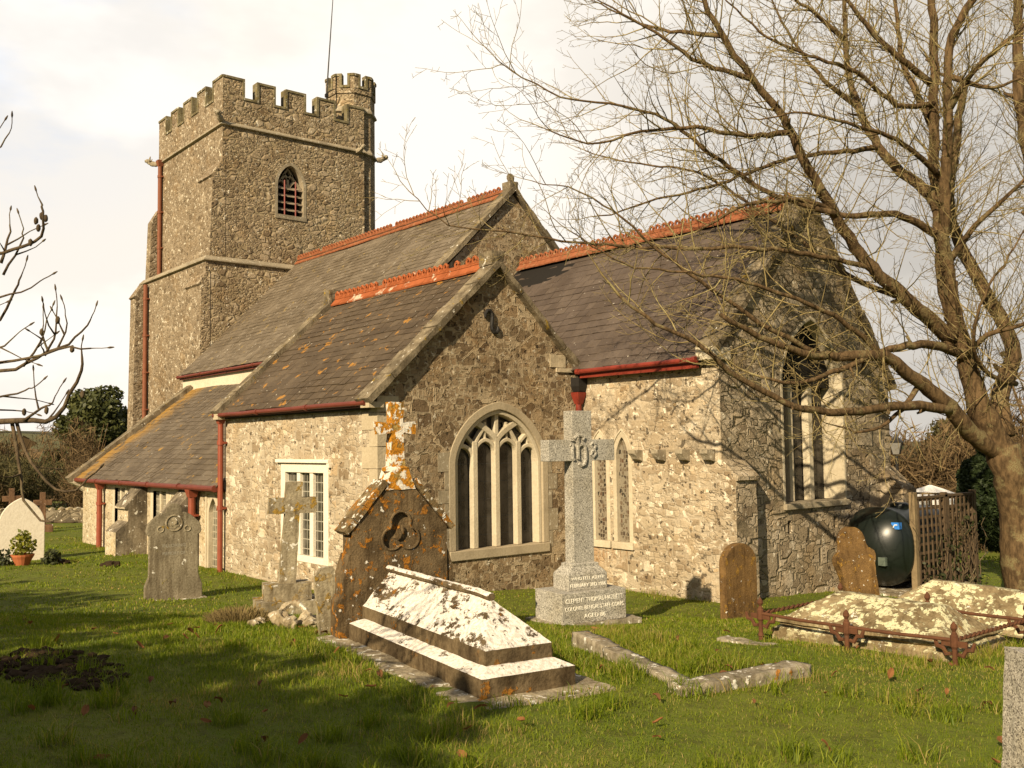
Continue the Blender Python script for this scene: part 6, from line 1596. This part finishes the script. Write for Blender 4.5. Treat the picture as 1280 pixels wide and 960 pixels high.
# longer tufts on the kerbed grave, along kerbs and walls
xs, ys = [], []
def tuft(cx, cy, sx, sy, rz, n):
    a = g.uniform(-sx, sx, n); b_ = g.uniform(-sy, sy, n); c_, s_ = math.cos(rz), math.sin(rz); xs.append(cx + a * c_ - b_ * s_); ys.append(cy + a * s_ + b_ * c_)
tuft(6.75, -1.25, 1.2, .46, R(-20.5), 7000); tuft(6.3, -2.05, 1.6, .10, R(-20.5), 1400); tuft(8.48, -1.9, .06, .6, R(-11), 160); tuft(5.35, -1.05, .4, .10, R(-17), 300)
tuft(8.0, -.05, .9, .08, 0, 350); tuft(8.85, .95, .10, .5, 0, 500); tuft(7.72, -3.35, .06, .6, R(-9), 220); tuft(6.0, -4.0, 1.5, .08, R(-9.2), 800)
tuft(-8, -.35, 7.5, .12, 0, 2600); tuft(1.5, 4.15, 1.6, .10, 0, 700); tuft(1.3, -2.9, .5, .12, R(-19), 500); tuft(11.0, -3.2, .2, .4, 0, 500)
x = np.concatenate(xs); y = np.concatenate(ys); n = len(x)
o = blades(np.stack([x, y], 1), gz(x, y) + bump(x, y), g.uniform(.04, .15, n) * np.clip(.4 + vnoise(x, y, .25, 8), .4, 1.2), g.uniform(.002, .0042, n), g, .9, .28, 'long_grass', M_grass); tag(o, 'longer dry tipped grass along the kerbs and walls', 'grass', kind='stuff')
# scattered coarse tufts in the foreground
cx = CAM.x; xs, ys = [], []
for k in range(95):
    d = 4.2 + 5.5 * g.random() ** 1.3; l = (g.random() * 2 - 1) * d * .56; x = CAM.x + d * _fh[0] + l * _rh[0]; y = CAM.y + d * _fh[1] + l * _rh[1]
    if inside(np.array([x]), np.array([y]), NO)[0]: continue
    tuft(x, y, .09, .09, 0, int(g.uniform(40, 120)))
x = np.concatenate(xs); y = np.concatenate(ys); n = len(x)
o = blades(np.stack([x, y], 1), gz(x, y) + bump(x, y), g.uniform(.06, .19, n), g.uniform(.0022, .0042, n), g, 1.1, .06, 'grass_tufts', M_grass); tag(o, 'coarse grass tufts scattered through the lawn', 'grass', kind='stuff')
# fallen leaves, each one its own
random.seed(17)
def leaf_mesh(k):
    vs, fs = [], []
    for i in range(5):
        t_ = i / 4; w_ = .028 * math.sin(math.pi * (.08 + .86 * t_)); L_ = .055 * (t_ * 2 - 1); c_ = .022 * math.sin(t_ * 3.0 + k) + .012 * k
        vs += [(L_, -w_, c_ + .016), (L_, 0, c_), (L_, w_, c_ + .018)]
    for i in range(4):
        a = i * 3; fs += [(a, a + 1, a + 4, a + 3), (a + 1, a + 2, a + 5, a + 4)]
    me = bpy.data.meshes.new('leaf'); me.from_pydata(vs, [], fs); me.attributes.new('rnd', 'FLOAT', 'FACE').data.foreach_set('value', np.full(8, .2 + .35 * k, np.float32)); me.materials.append(M_leaf); return me
lm = [leaf_mesh(k) for k in range(3)]
cnt = 0
while cnt < 105:
    d = random.uniform(4.4, 10.5); l = random.uniform(-.53, .53) * d; x = CAM.x + d * _fh[0] + l * _rh[0]; y = CAM.y + d * _fh[1] + l * _rh[1]
    if inside(np.array([x]), np.array([y]), NO)[0]: continue
    o = bpy.data.objects.new('fallen_leaf', random.choice(lm)); COL.objects.link(o); o.location = (x, y, float(gz(x, y) + bump(x, y)) + random.uniform(.02, .05))
    o.rotation_euler = (random.uniform(-.6, .6), random.uniform(-.6, .6), random.uniform(0, 6.28)); s_ = random.uniform(.5, .9); o.scale = (s_, s_, s_)
    tag(o, 'curled brown fallen leaf lying in the lawn grass', 'leaf', 'fallen leaves on the lawn'); cnt += 1
